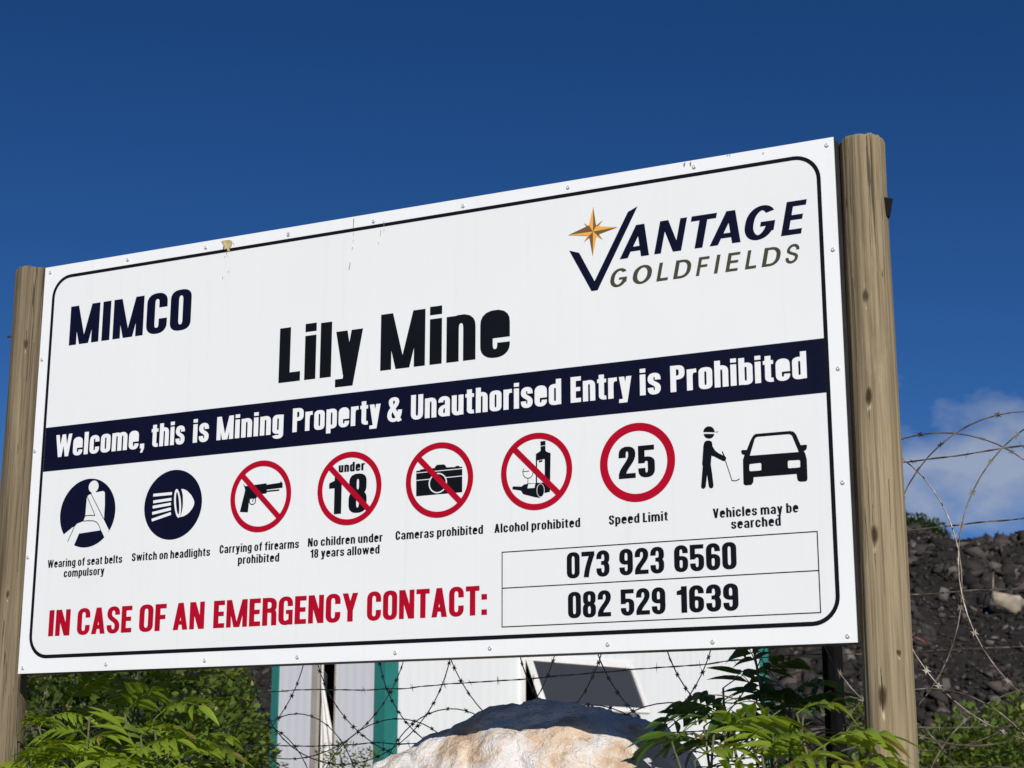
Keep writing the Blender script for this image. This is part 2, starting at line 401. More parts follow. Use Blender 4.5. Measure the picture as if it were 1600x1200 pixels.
ART = {
 'tick': [(1737.5,1029),(1765.4,1019.2),(1807.4,937.3),(1901.6,1109.2),(1928.6,1120.6),(1815.6,912.1),(1798.8,911.9)],
 'star_main': [(1806.6,1137.7),(1814,1083.7),(1872.8,1072.5),(1815.8,1060.1),(1803.7,1004.5),(1794.3,1060.8),(1736.4,1071.2),(1793.9,1089.1)],
 'star_c': (1805,1070.8),
 'star_small': [(1832.6,1098.1),(1831.9,1044.4),(1778.1,1044.8),(1779.5,1097.4)],
 'logo_words': [(985.9,85.2,[('A',1877.1,1956.9),('N',1970.6,2060.6),('T',2071,2139.3),('A',2117,2197.5),('G',2209.6,2295.2),('E',2299.9,2368.2)]),(913.9,47.6,[('G',1851,1901.4),('O',1911.9,1964.2),('L',1974.8,2004.8),('D',2019.2,2067.8),('F',2079.4,2117.1),('I',2126.1,2145.4),('E',2155.7,2196.8),('L',2205.9,2233.7),('D',2248.3,2297.3),('S',2307.8,2346.4)])],
 'c_belt': (218.4,451.4),
 'c_head': (519.2,453.8),
 'c_gun': (812.7,455.9),
 'c_under': (1093.9,456.4),
 'c_camera': (1365,457.7),
 'c_bottle': (1642.3,457.9),
 'c_limit': (1914.9,458.3),
 'belt_fig': [(212.7,497.7),(218.6,504),(229.7,506.8),(227.7,513),(244.5,510.6),(247.5,509.7),(269.9,512),(276.9,507.5),(279.5,471.7),(279.3,431.9),(276.3,432.1),(299.7,395.8),(287.5,369.1),(284,376.8),(270.6,397.7),(192.3,393.2),(171.1,349.3),(124.5,386.9),(166.2,413),(173.7,414),(182.5,422.5),(205.4,428.5),(211.1,443.3)],
 'belt_head': (235,527.1),
 'belt_lines': [[(214.5,499.1),(246.9,442.3)],[(228.3,505.7),(277.5,432)],[(211.1,443.3),(226.1,444),(246.9,442.3)],[(205.4,428.5),(223.5,428.8),(242.4,426.9),(253.9,422.2),(262,414.2),(270.6,397.7),(282.4,379)],[(173.8,412.5),(153,373)]],
 'head_bars': [[(450.1,485.5),(514.9,485.7)],[(451.3,466.4),(514,469.5)],[(450.4,451.3),(513,456.2)],[(449.7,433.5),(513.8,442.3)],[(449.1,414.3),(514.6,429)]],
 'lens': [(547.6,455.2),(548.4,447.2),(548.7,439.6),(548.6,432.6),(547.9,426.5),(546.8,421.5),(545.2,417.9),(543.3,415.7),(541.1,415.1),(538.7,416),(536.2,418.5),(533.7,422.4),(531.2,427.7),(529,434),(527,441.1),(525.3,448.9),(524,456.9),(523.2,464.9),(522.9,472.6),(523.1,479.6),(523.7,485.8),(524.8,490.8),(526.4,494.4),(528.3,496.6),(530.5,497.2),(532.9,496.3),(535.5,493.7),(538,489.8),(540.4,484.5),(542.7,478.2),(544.7,471),(546.4,463.2)],
 'lens_in': [(541.2,455.7),(541.9,449.4),(542.4,443.4),(542.6,437.9),(542.6,433.1),(542.3,429.2),(541.7,426.3),(540.9,424.5),(540,424),(538.9,424.7),(537.6,426.6),(536.3,429.6),(535,433.6),(533.7,438.5),(532.5,444.1),(531.4,450.2),(530.5,456.4),(529.8,462.7),(529.3,468.7),(529.1,474.3),(529.1,479.1),(529.4,483),(529.9,486),(530.7,487.7),(531.7,488.3),(532.8,487.6),(534.1,485.6),(535.4,482.6),(536.7,478.5),(538,473.6),(539.2,468),(540.3,461.9)],
 'bulb': [(546.3,496.6),(557.2,494),(567,489.1),(581.2,476.3),(590.4,462.4),(592.9,454.8),(591.6,446.1),(586.8,437.7),(576.8,427.3),(570,422.8),(557.9,418),(545.6,416.3),(551.3,428.5),(554,443),(554.2,457.7),(552.4,478.4)],
 'gun': [(752.8,495.5),(761.3,487.4),(790.6,488.8),(829.7,490.5),(830.9,486.3),(874.3,488.5),(877,493.9),(879.8,488.1),(882.3,487.9),(882.8,474),(832.2,472.6),(831.6,470.2),(872.5,470.4),(872.7,466.4),(831.8,465.8),(831.9,462.4),(806.4,461.2),(797.7,451),(775.8,451.1),(772.6,414.1),(746,416.9),(758.5,466.3),(761,477.1),(757.6,486.7)],
 'gun_slit': [(832.2,472.9),(882.8,474.3),(882.9,473.4),(872.5,470.4),(832.3,469.8)],
 'guard': (786.3,445),
 'trigger': [(789.3,451),(786,442.5)],
 'camera': [(1296.1,486.6),(1307.5,487),(1308.5,489.4),(1323.5,490.1),(1325.3,488.7),(1351.2,490.4),(1353.6,495.3),(1358.8,498),(1378.3,497.4),(1382.9,493.8),(1385.7,488.8),(1411,488),(1413.4,490.3),(1422.1,490.3),(1423.9,487),(1431.6,487),(1432.1,420.3),(1297.1,419.5)],
 'cam_lines': [[(1295.1,481.3),(1432.7,482.1)],[(1295.4,461.5),(1432.8,462.9)]],
 'cam_lens': (1360.5,449.7),
 'bottle': [(1653.7,533.9),(1667.7,534.2),(1667.6,509.5),(1671.6,505.4),(1681.9,501.1),(1679.6,402.6),(1665.4,400.6),(1640.5,416.2),(1640.9,502.5),(1649.2,506.4),(1654.3,510)],
 'bottle_label': [(1643.5,485.3),(1665.5,487.4),(1665.2,426.6),(1643.3,428.3)],
 'bottle_mark': [(1649.2,484.5),(1659.5,485.5),(1658.8,481.2),(1649.5,479.5)],
 'bottle_neck': [(1653,521.3),(1668.3,522.4)],
 'glass': [[(1607.9,467.2),(1603.9,460.7),(1605.5,451.3),(1610.5,444.7),(1617.9,441.7),(1625.6,442.9),(1630.6,447.8),(1633,455.3)],[(1605.2,459.7),(1622.3,460.1)],[(1618.9,441.9),(1618.2,427.8)]],
 'lying': [(1575.2,422.8),(1578.6,424.1),(1600.4,421.8),(1607.1,426.5),(1620.6,428.5),(1653.9,426.9),(1662.2,420.1),(1665.1,411.3),(1664.4,402.2),(1661.1,394.5),(1650.4,389.5),(1637.1,392),(1605.4,402),(1598.7,411.8),(1575.2,416.6)],
 'lying_end': [(1664.1,407.4),(1663.7,403.1),(1662.7,399.1),(1661,395.8),(1658.9,393.2),(1656.4,391.8),(1653.7,391.4),(1651.1,392.1),(1648.6,394),(1646.5,396.8),(1644.9,400.4),(1643.9,404.6),(1643.5,409),(1643.9,413.3),(1644.9,417.3),(1646.6,420.7),(1648.7,423.2),(1651.2,424.7),(1653.9,425),(1656.6,424.2),(1659,422.4),(1661.1,419.5),(1662.8,415.9),(1663.8,411.8)],
 'lying_label': [(1619.9,427.1),(1638.9,426.8),(1637.2,415.9),(1617.2,415.9)],
 'car': [(2180.9,463.6),(2184.7,465.7),(2195.3,464.8),(2205.6,487.4),(2212.3,497.9),(2218.7,501.8),(2303.4,501.2),(2311.9,498.7),(2317.8,490.8),(2327.7,464.8),(2340,464.9),(2343.1,462.9),(2342,455.7),(2339.4,451.6),(2334.5,450.3),(2337.9,444),(2340.9,429.2),(2340.7,383.3),(2338.8,378.6),(2333.8,377.1),(2321.7,378),(2316.9,381.5),(2315.5,387.7),(2315.1,396.9),(2210,397.3),(2209.1,386.4),(2204.4,379.4),(2189.3,379.1),(2184.5,383.4),(2184.6,410.3),(2185.2,442.3),(2189.3,453),(2183.1,455.3)],
 'car_glass': [(2202.6,450.1),(2215.8,488.9),(2218.9,492.9),(2223,494.2),(2298.2,493.8),(2304.3,492.3),(2307.8,488.8),(2322.2,448.9)],
 'car_lamps': [[(2200.6,428.2),(2202.4,429.8),(2227.4,430.6),(2230.1,428.7),(2229.8,414),(2226.8,412.3),(2203,412.5),(2200.3,414.5)],[(2295,428.1),(2297.6,430.4),(2322.6,429.7),(2324.7,427.6),(2324.4,413.6),(2321.9,411.8),(2297.4,411.9),(2294.7,414.1)]],
 'cap_half': [(2087.7,518),(2087.7,518.5),(2088.3,522),(2089.8,525.3),(2092.2,528),(2095.3,529.9),(2098.8,531),(2102.5,531.2),(2106.3,530.3),(2109.7,528.6),(2112.6,526.1),(2114.8,523),(2116.1,519.5),(2116.5,515.8),(2125.2,516.3),(2124.7,514.3)],
 'face_half': [(2115.3,511.2),(2114.8,508.2),(2113.4,505.5),(2111.2,503.2),(2108.4,501.6),(2105.1,500.8),(2101.7,500.7),(2098.2,501.4),(2095,502.8),(2092.3,505),(2090.2,507.6),(2089,510.5),(2088.6,513.6)],
 'guard_body': [(2087,485.5),(2089.8,493.2),(2095.1,496.5),(2104.1,495.7),(2109.1,491.5),(2110.1,480.9),(2116.2,470.4),(2124.9,462.7),(2134.2,457.7),(2141.2,453.9),(2143.7,450.7),(2143,445.8),(2139.6,442.4),(2135.8,442.5),(2113.2,455.8),(2106.8,458.1),(2104.4,436.6),(2107.3,414.1),(2109.8,384.3),(2107.9,380),(2103.7,378.6),(2099.9,380.1),(2097.7,384),(2094.2,412.7),(2090,383.3),(2086.6,379.6),(2082.2,379.2),(2079,381.7),(2078.3,385.5),(2083.8,434.6),(2082.4,439)],
 'wand': [[(2141.4,443.5),(2156.5,392.9)],[(2155.8,393.5),(2164.6,392.3),(2171,393.8),(2175.1,396.9)],[(2134,466.4),(2139.2,453.6)]],
 'box': [258,70.7,167.3,1546.4,2358.2],
 'band': [718,585.5],
 'border': [1181.3,45.8,39,2399.6],
 'screws': [(20.6,1202.2),(312.2,1202.3),(592.5,1200.2),(874.8,1197.9),(1151.7,1196.4),(1428.8,1198.3),(1736.2,1201.9),(2083,1201.2),(2423.4,1201.1),(2427,934.1),(2425.8,640.1),(2423.7,368),(2418.8,14.7),(17.9,15.5),(316,17.1),(649.9,17),(946.5,15.8),(1242.4,17.4),(1513.2,19.3),(1830.7,17.3),(2097,13.6),(11.2,930.4),(8.1,650.8),(8.9,335)],
 'stain_tan': [[(646.4,1211.9),(659.7,1212.7),(676.6,1211),(686.7,1204.2),(682.8,1193.1),(676,1186.4),(679.1,1177.5),(672.1,1176.2),(665.3,1187.9),(661.1,1183.9),(657.8,1196.7)],[(664.1,1176.5),(669.4,1176.5),(668,1168.3)]],
 'stain_dark': [[(653.4,1195.4),(658.7,1195.8),(657.5,1186),(653.9,1185.7)],[(688.6,1200),(692.6,1198.7),(691,1195)],[(660.3,1164.7),(663.9,1162.7),(662.3,1159.8)],[(671.8,1164.7),(673.6,1163.6),(672.5,1159.2)],[(674.9,1117.4),(678,1116.2),(676.4,1113.4)],[(656.2,1102.7),(658.9,1101.2),(657,1094.9)],[(1088,1213.4),(1090.4,1213),(1088.3,1183.5),(1086.9,1191.2)],[(1088.2,1172.3),(1089.9,1171.3),(1088.5,1161.1)],[(1088.3,1151.9),(1089.6,1151.7),(1088.2,1140.7)],[(1085.6,1131.9),(1087.6,1130.8),(1085.8,1121.4)],[(1080.2,1087.5),(1081.8,1086.9),(1079,1068.1),(1076.6,1068.4)],[(1184.6,1192.2),(1186.2,1191.9),(1186.5,1177.1),(1184.8,1179.6)],[(1175.4,1166.9),(1177,1167.4),(1174.6,1150.5),(1173.4,1149.5)],[(1185.5,1168.4),(1186.7,1168.2),(1186.1,1158)],[(1168.5,1131.8),(1170.5,1132.2),(1169.8,1127.2)],[(870.3,1203.5),(877.6,1204),(881.3,1197),(875,1193.7)],[(2056.1,1216),(2060.5,1216.3),(2058.2,1205.3),(2055.6,1211.6)],[(2072.2,1215.7),(2074.9,1215.6),(2076,1206.8),(2073.3,1205.9)],[(2169.6,1217.8),(2172.3,1218.1),(2172.8,1214.6)],[(2176.3,1218.1),(2179.3,1218.2),(2178.2,1214.3)],[(2261.5,1208.7),(2266.1,1208.3),(2264,1205.3)]],
 'words': [('navy','heavy',962.7,120.3,[('MIMCO',109.9,550.6)]),('navy','heavy',769,156.5,[('Lily',857.6,1125.7),('Mine',1181.5,1567.8)]),('white','heavy',625.1,66.5,[('Welcome,',85.9,408.9),('this',433.2,549.2),('is',577.9,631.5),('Mining',658.5,879.3),('Property',909,1185.5),('&',1207.7,1252),('Unauthorised',1278.3,1712.5),('Entry',1738.6,1903.8),('is',1926,1981),('Prohibited',2006.5,2350)]),('red','cond',102.8,74.2,[('IN',102.5,179.6),('CASE',205.4,397.4),('OF',423.1,515),('AN',538.8,643),('EMERGENCY',673,1128.4),('CONTACT:',1155.6,1504.3)]),('navy','cond',182.7,63.1,[('073',1724,1837.8),('923',1863.8,1979.8),('6560',2005.3,2161.5)]),('navy','cond',84.9,63,[('082',1726.4,1840.3),('529',1865.9,1980.9),('1639',2009.8,2163)]),('black','caption',299.8,23,[('Wearing of seat belts',84.3,352.5)]),('black','caption',269.6,23,[('compulsory',145.7,291.3)]),('black','caption',301.9,23,[('Switch on headlights',385.9,653)]),('black','caption',306,23,[('Carrying of firearms',683.9,940.9)]),('black','caption',273.4,23,[('prohibited',746,879.4)]),('black','caption',307.2,23,[('No children under',969,1198.5)]),('black','caption',276.5,23,[('18 years allowed',977.9,1190.2)]),('black','caption',308.6,23,[('Cameras prohibited',1237.4,1492.3)]),('black','caption',308.4,23,[('Alcohol prohibited',1524.5,1761.2)]),('black','caption',308.5,23,[('Speed Limit',1837.8,1991.8)]),('black','caption',306.1,23,[('Vehicles may be',2106.1,2315.9)]),('black','caption',277.6,23,[('searched',2150.6,2272.4)]),('black','cond',501.5,25.5,[('under',1059.1,1140.4)]),('black','heavy',389.7,103,[('1',1030.8,1070.1),('8',1092.3,1147.7)]),('black','heavy',419.8,79,[('2',1866,1910.6),('5',1917.5,1961.1)])],
}
# ------------------------------------------------------------------ lettering: glyphs drawn from strokes
STY = {
    'heavy': dict(W=.225, H=.150, xh=.80, cw=.56, lw=.53, rc=.21, rl=.19, n=2.5, trk=.085, desc=.20, sp=.24),
    'cond': dict(W=.212, H=.155, xh=.76, cw=.57, lw=.46, rc=.23, rl=.20, n=2.35, trk=.075, desc=.20, sp=.24),
    'caption': dict(W=.182, H=.126, xh=.755, cw=.48, lw=.465, rc=.33, rl=.27, n=2.0, trk=.085, desc=.24, sp=.21),
    'logo': dict(W=.19, H=.145, xh=.75, cw=.66, lw=.5, rc=.42, rl=.3, n=2.0, trk=.1, desc=.2, sp=.2),
    'logo_thin': dict(W=.17, H=.135, xh=.75, cw=.70, lw=.5, rc=.43, rl=.3, n=2.0, trk=.1, desc=.2, sp=.2),
}


def sgnpow(c, e):
    return math.copysign(abs(c) ** e, c)


def arc(cx, cy, rx, ry, d0, d1, n=2.3, k=9):
    return [(cx + rx * sgnpow(math.cos(R(d0 + (d1 - d0) * i / k)), 2 / n), cy + ry * sgnpow(math.sin(R(d0 + (d1 - d0) * i / k)), 2 / n)) for i in range(k + 1)]


def bez(p0, p1, p2, p3, k=10):
    return [tuple((1 - t) ** 3 * a + 3 * (1 - t) ** 2 * t * b + 3 * (1 - t) * t * t * c + t ** 3 * d for a, b, c, d in zip(p0, p1, p2, p3)) for t in [i / k for i in range(k + 1)]]


def ccw(p):
    a = sum(p[i][0] * p[(i + 1) % len(p)][1] - p[(i + 1) % len(p)][0] * p[i][1] for i in range(len(p)))
    return list(p) if a > 0 else list(p)[::-1]


def dedupe(p):
    q = [p[0]]
    for a in p[1:]:
        if (a[0] - q[-1][0]) ** 2 + (a[1] - q[-1][1]) ** 2 > 1e-10:
            q.append(a)
    return q


def stroke(path, W, H=None):
    """a pen of width W (upright strokes) and H (level strokes) drawn along the path: a list of quads"""
    H = W if H is None else H
    s = W / H
    p = [(x, y * s) for x, y in dedupe(path)]
    n = len(p)
    L, Rr = [], []
    for i in range(n):
        d0 = d1 = None
        if i > 0:
            d0 = (p[i][0] - p[i - 1][0], p[i][1] - p[i - 1][1])
        if i < n - 1:
            d1 = (p[i + 1][0] - p[i][0], p[i + 1][1] - p[i][1])
        u0 = d0 and (d0[0] / math.hypot(*d0), d0[1] / math.hypot(*d0))
        u1 = d1 and (d1[0] / math.hypot(*d1), d1[1] / math.hypot(*d1))
        if u0 and u1:
            t = (u0[0] + u1[0], u0[1] + u1[1])
            l_ = math.hypot(*t) or 1
            t = (t[0] / l_, t[1] / l_)
            f = 1 / max(.4, t[0] * u1[0] + t[1] * u1[1])
        else:
            t, f = (u0 or u1), 1
        nx, ny = -t[1] * W / 2 * f, t[0] * W / 2 * f
        L.append((p[i][0] + nx, (p[i][1] + ny) / s))
        Rr.append((p[i][0] - nx, (p[i][1] - ny) / s))
    return [(1, ccw([L[i], Rr[i], Rr[i + 1], L[i + 1]])) for i in range(n - 1)]


def rect(x0, y0, x1, y1, op=1):
    return [(op, [(x0, y0), (x1, y0), (x1, y1), (x0, y1)])]


def para(b0, t0, w, y0, y1, wt=None):
    wt = w if wt is None else wt
    return [(1, ccw([(b0, y0), (b0 + w, y0), (t0 + wt, y1), (t0, y1)]))]


def rrbox(x0, y0, x1, y1, ry, n):
    cx, rx = (x0 + x1) / 2, (x1 - x0) / 2
    return dedupe(arc(cx, y1 - ry, rx, ry, 0, 180, n, 20) + arc(cx, y0 + ry, rx, ry, 180, 360, n, 20))


def ring(x0, y0, x1, y1, W, H, ry, n):
    return [(1, rrbox(x0, y0, x1, y1, ry, n)), (0, rrbox(x0 + W, y0 + H, x1 - W, y1 - H, max(.03, ry - H * .75), n))]


def glyph(ch, S):
    W, H, xh, cw, lw, rc, rl, n, dsc = (S[k] for k in ('W', 'H', 'xh', 'cw', 'lw', 'rc', 'rl', 'n', 'desc'))
    hx, hy, ov = W / 2, H / 2, .012
    st = lambda p: stroke(p, W, H)

    def opened(w, y0, y1, r, a, b, k=None):       # C-shape: gap between heights a and b on the right
        xl, xr = hx, w - hx
        cx, rx = w / 2, (xr - xl) / 2
        yt, yb = y1 + ov - hy, y0 - ov + hy
        r_ = min(r, (yt - yb) / 2) - hy * .4
        hi = [p for p in arc(cx, yt - r_, rx, r_, 0, 180, n, 18) if p[0] <= cx or p[1] > b + .01]
        lo = [p for p in arc(cx, yb + r_, rx, r_, 180, 360, n, 18) if p[0] <= cx or p[1] < a - .01]
        e = lambda q: [(xr, q)] if r_ < .35 else []
        return st(e(b) + hi + lo + e(a))

    def ess(w, y0, y1, r, a, b):
        xl, xr = hx, w - hx
        cx, rx = w / 2, (xr - xl) / 2
        yt, yb = y1 + ov - hy, y0 - ov + hy
        ym = (y0 + y1) / 2 + .01
        hgt = (yt - ym)
        r_ = min(r - hy * .4, hgt * .55)
        top = [(xr, b)] + arc(cx, yt - r_, rx, r_, 0, 180, n)
        bot = arc(cx, yb + r_, rx, r_, 0, -180, n) + [(xl, a)]
        sp_ = bez((xl, yt - r_), (xl, ym - .02), (xr, ym + .02), (xr, yb + r_), 14)
        return st(top + sp_[1:-1] + bot)

    if ch == 'A':
        w = cw * 1.06
        a = W * 1.02
        q = para(0, w / 2 - a * .52, W, 0, 1) + para(w - W, w / 2 - a * .48, W, 0, 1)
        return q + rect(W * .7, .19, w - W * .7, .19 + H), w
    if ch == 'C':
        return opened(cw, 0, 1, rc, .36, .64), cw
    if ch == 'D':
        q = [(1, dedupe([(0, 0), (cw * .45, 0)] + arc(cw * .45, rc, cw * .55, rc, -90, 0, n) + arc(cw * .45, 1 - rc, cw * .55, rc, 0, 90, n) + [(0, 1)]))]
        return q + [(0, dedupe([(W, H), (cw * .45, H)] + arc(cw * .45, rc, cw * .55 - W, rc - H, -90, 0, n) + arc(cw * .45, 1 - rc, cw * .55 - W, rc - H, 0, 90, n) + [(W, 1 - H)]))], cw
    if ch in 'EF':
        w = cw * .80
        q = rect(0, 0, W, 1) + rect(0, 1 - H * 1.1, w, 1) + rect(0, .5 - H * .45, w * .93, .5 + H * .6)
        return q + (rect(0, 0, w, H * 1.1) if ch == 'E' else []), w
    if ch == 'G':
        big = rc > .35
        q = opened(cw, 0, 1, rc, .40 if big else .12, .74 if big else .66)
        return q + rect(cw * .52, .38, cw, .38 + H * .95) + (rect(cw - W, .22, cw, .45) if big else rect(cw - W * .8, 0, cw, .45)), cw
    if ch == 'I':
        return rect(0, 0, W, 1), W
    if ch == 'L':
        w = cw * .78
        return rect(0, 0, W, 1) + rect(0, 0, w, H * 1.15), w
    if ch == 'M':
        w = cw * 1.50
        d = W * .93
        return rect(0, 0, W * .92, 1) + rect(w - W * .92, 0, w, 1) + para(w / 2 - d * .62, W * .18, d * .9, 0, 1) + para(w / 2 - d * .28, w - W * .18 - d * .9, d * .9, 0, 1), w
    if ch == 'N':
        w = cw * 1.06
        return rect(0, 0, W * .92, 1) + rect(w - W * .92, 0, w, 1) + para(w - W * 1.12, W * .08, W * 1.04, 0, 1), w
    if ch == 'O':
        return ring(0, -ov, cw, 1 + ov, W, H, rc + .02, n), cw
    if ch in 'PR':
        y = .46
        q = [(1, dedupe([(0, y), (cw * .45, y)] + arc(cw * .45, y + .24, cw * .55, .24, -90, 0, n) + arc(cw * .45, 1 - .24, cw * .55, .24, 0, 90, n) + [(0, 1)])),
             (0, dedupe([(W, y + H), (cw * .45, y + H)] + arc(cw * .45, y + .24, cw * .55 - W, .24 - H, -90, 0, n) + arc(cw * .45, 1 - .24, cw * .55 - W, .24 - H, 0, 90, n) + [(W, 1 - H)]))]
        q += rect(0, 0, W, 1)
        if ch == 'R':
            q += st(bez((cw * .45, y + hy), (cw - hx, y + hy), (cw - hx, .48), (cw - hx, .33)) + [(cw - hx * .95, 0)])
        return q, cw
    if ch == 'S':
        return ess(cw * .98, 0, 1, rc, .31, .69), cw * .98
    if ch == 'T':
        w = cw * .92
        return rect(0, 1 - H * 1.1, w, 1) + rect(w / 2 - hx, 0, w / 2 + hx, 1), w
    if ch == 'U':
        xr = cw - hx
        r_ = rc - hy * .4
        return st([(hx, 1), (hx, r_ + hy)] + arc(cw / 2, hy - ov + r_, cw / 2 - hx, r_, 180, 360, n) + [(xr, 1)]), cw
    if ch == 'V':
        w = cw * 1.06
        return para(w / 2 - W * .5, 0, W, 0, 1) + para(w / 2 - W * .5, w - W, W, 0, 1), w
    if ch == 'W':
        w = cw * 1.62
        d = W * .86
        return para(w * .29 - d / 2, 0, d, 0, 1) + para(w * .29 - d / 2, w / 2 - d / 2, d, 0, 1) + para(w * .71 - d / 2, w / 2 - d / 2, d, 0, 1) + para(w * .71 - d / 2, w - d, d, 0, 1), w
    if ch == 'Y':
        w = cw * 1.04
        return para(w / 2 - hx, 0, W, .38, 1) + para(w / 2 - hx, w - W, W, .38, 1) + rect(w / 2 - hx, 0, w / 2 + hx, .40), w
    if ch == '&':
        w = cw * 1.16
        pw, ph = W * .84, H * .95
        a_, b_ = pw / 2, ph / 2
        q = stroke([(w - a_ * 1.1, 0), (w * .34, .58)] + bez((w * .34, .58), (w * .13, .80), (w * .18, 1 - b_), (w * .43, 1 - b_), 8)[1:] + bez((w * .43, 1 - b_), (w * .70, 1 - b_), (w * .70, .74), (w * .46, .60), 8)[1:] + bez((w * .46, .60), (w * .0, .44), (a_ * .2, b_), (w * .40, b_ - .012), 10)[1:] + bez((w * .40, b_ - .012), (w * .70, b_), (w * .82, .22), (w * .84, .47), 8)[1:], pw, ph)
        return q, w
    if ch == ',':
        return [(1, [(0, 0), (0, W * .95), (W * .95, W * .95), (W * .95, 0), (W * .55, -.17), (W * .05, -.17), (W * .42, 0)])][:0] + rect(0, 0, W, W * .9) + [(1, ccw([(W * .35, .0), (W, .0), (W * .62, -.19), (0.02, -.19)]))], W
    if ch == ':':
        return rect(0, 0, W, .19) + rect(0, .52, W, .71), W
    # digits
    if ch in '0123456789':
        w = cw * .94
        xl, xr, cx, rx = hx, w - hx, w / 2, w / 2 - hx
        yt, yb = 1 + ov - hy, hy - ov
        r_ = rc - hy * .4
        if ch == '0':
            return ring(0, -ov, w, 1 + ov, W, H, rc + .02, n), w
        if ch == '1':
            w = W * 1.75
            return rect(w - W, 0, w, 1) + [(1, ccw([(0, .68), (w - W * .5, .68), (w - W * .5, .84), (w - W * .6, 1), (w - W * .75, .90), (0, .82)]))], w
        if ch == '2':
            return st([(xl, .66)] + arc(cx, yt - r_, rx, r_, 180, 0, n) + bez((xr, yt - r_), (xr, .50), (xl, .34), (xl, H * .6))[1:]) + rect(0, 0, w, H * 1.05), w
        if ch == '3':
            ru = .20
            up_ = [(xl, .68)] + arc(cx, yt - ru, rx, ru, 180, 0, n) + arc(cx, .52 + ru * .9, rx, ru * .9, 0, -90, n)
            dn = arc(cx, .52 - ru * .9, rx, ru * .9, 90, 0, n) + arc(cx, yb + ru, rx, ru, 0, -180, n) + [(xl, .32)]
            return st(up_) + st(dn) + rect(cx - W * .35, .52 - hy * .95, cx + .02, .52 + hy * .95), w
        if ch == '5':
            return rect(0, 1 - H * 1.05, w * .97, 1) + rect(0, .44, W * .92, 1) + stroke([p for p in arc(cx, .66 - H * .5 - .15, rx, .15, 135, 0, n)] [0:0] + arc(cx, .645 - H * .45 - .15, rx, .15, 150, 0, n), W, H * .9) + st([(xr, .645 - H * .45 - .15)] + arc(cx, yb + r_, rx, r_, 0, -180, n) + [(xl, .29)]), w
        if ch == '6' or ch == '9':
            q = st([(xr, .70)] + arc(cx, yt - r_, rx, r_, 0, 180, n) + arc(cx, yb + r_, rx, r_, 180, 360, n) + arc(cx, .60 - hy - .14, rx, .14, 0, 180, n))
            if ch == '9':
                q = [(o, [(w - x, 1 - y) for x, y in p]) for o, p in q]
            return q, w
        if ch == '7':
            return rect(0, 1 - H * 1.15, w, 1) + st(bez((w - hx * 1.02, 1 - H * .8), (w * .66, .66), (w * .44, .40), (w * .36, 0))), w
        if ch == '8':
            return ring(.01, .46, w - .01, 1 + ov, W * .98, H * .92, .22, n) + ring(0, -ov, w, .57, W, H * .92, .235, n)[:1] + [(0, rrbox(W, -ov + H * .92, w - W, .57 - H * .92, .13, n)), (0, rrbox(.01 + W * .98, .46 + H * .92, w - .01 - W * .98, 1 + ov - H * .92, .12, n))], w
    # lower case
    w = lw
    xl, xr, cx, rx = hx, w - hx, w / 2, w / 2 - hx
    yt, yb = xh + ov - hy, hy - ov
    r_ = rl - hy * .4
    archw = lambda x: st([(x + hx, xh * .5)] + arc(x + w / 2, yt - r_, rx, r_, 180, 0, n) + [(x + xr, 0)])
    if ch == 'a':
        q = st([(xl, xh * .72)] + [p for p in arc(cx, yt - r_ * .9, rx, r_ * .9, 180, 0, n) if p[0] > cx or p[1] > xh * .73] + [(xr, 0)])
        ab = min(.13, xh * .16)
        q += stroke([(xr, xh * .52)] + bez((xr, xh * .52), (w * .5, xh * .51), (xl, xh * .48), (xl, xh * .27)) + arc(cx, yb + ab, rx, ab, 180, 330, n), W, H * .88)
        return q, w
    if ch in 'bdpq':
        y0, y1 = 0, xh
        q = ring(0, -ov, w, xh + ov, W, H, rl, n)
        sx = 0 if ch in 'bp' else w - W
        return q + (rect(sx, 0, sx + W, 1) if ch in 'bd' else rect(sx, -dsc, sx + W, xh)), w
    if ch == 'c':
        return opened(w, 0, xh, rl, xh * .36, xh * .64), w
    if ch == 'e':
        ym = xh * .50
        return st([(xr, ym - hy)] + arc(cx, yt - r_, rx, r_, 0, 180, n) + [p for p in arc(cx, yb + r_, rx, r_, 180, 360, n, 18) if p[0] <= cx or p[1] < xh * .27] + ([(xr, xh * .30)] if S['W'] > .2 else [])) + rect(W * .8, ym - hy, w - W * .8, ym + hy * .75), w
    if ch == 'f':
        w = W + lw * .36
        x = lw * .16
        return st([(x + hx, 0), (x + hx, .80)] + arc(x + hx + W * .75, .80, W * .75, 1 - hy - .80, 180, 90, n) + [(w, 1 - hy)]) + rect(0, xh - H * .95, w, xh), w
    if ch == 'g':
        q = ring(0, .01, w, xh + ov, W, H, rl, n)
        return q + st([(xr, xh), (xr, -.02)] + arc(cx, -dsc + hy + .10, rx, .10, 0, -170, n)), w
    if ch == 'h':
        return rect(0, 0, W, 1) + archw(0), w
    if ch == 'i':
        return rect(0, 0, W, xh) + rect(0, 1.02 - H * 1.0, W, 1.02), W
    if ch == 'l':
        return rect(0, 0, W, 1.0), W
    if ch == 'm':
        return rect(0, 0, W, xh) + archw(0) + archw(w - W), 2 * w - W
    if ch == 'n':
        return rect(0, 0, W, xh) + archw(0), w
    if ch == 'o':
        return ring(0, -ov, w, xh + ov, W, H, rl + .01, n), w
    if ch == 'r':
        w = W + lw * .28
        return rect(0, 0, W, xh) + st([(hx, xh * .55)] + bez((hx, xh * .6), (hx, yt), (W, yt - .01), (w, yt - .005))), w
    if ch == 's':
        return ess(w * .96, 0, xh, rl, xh * .32, xh * .68), w * .96
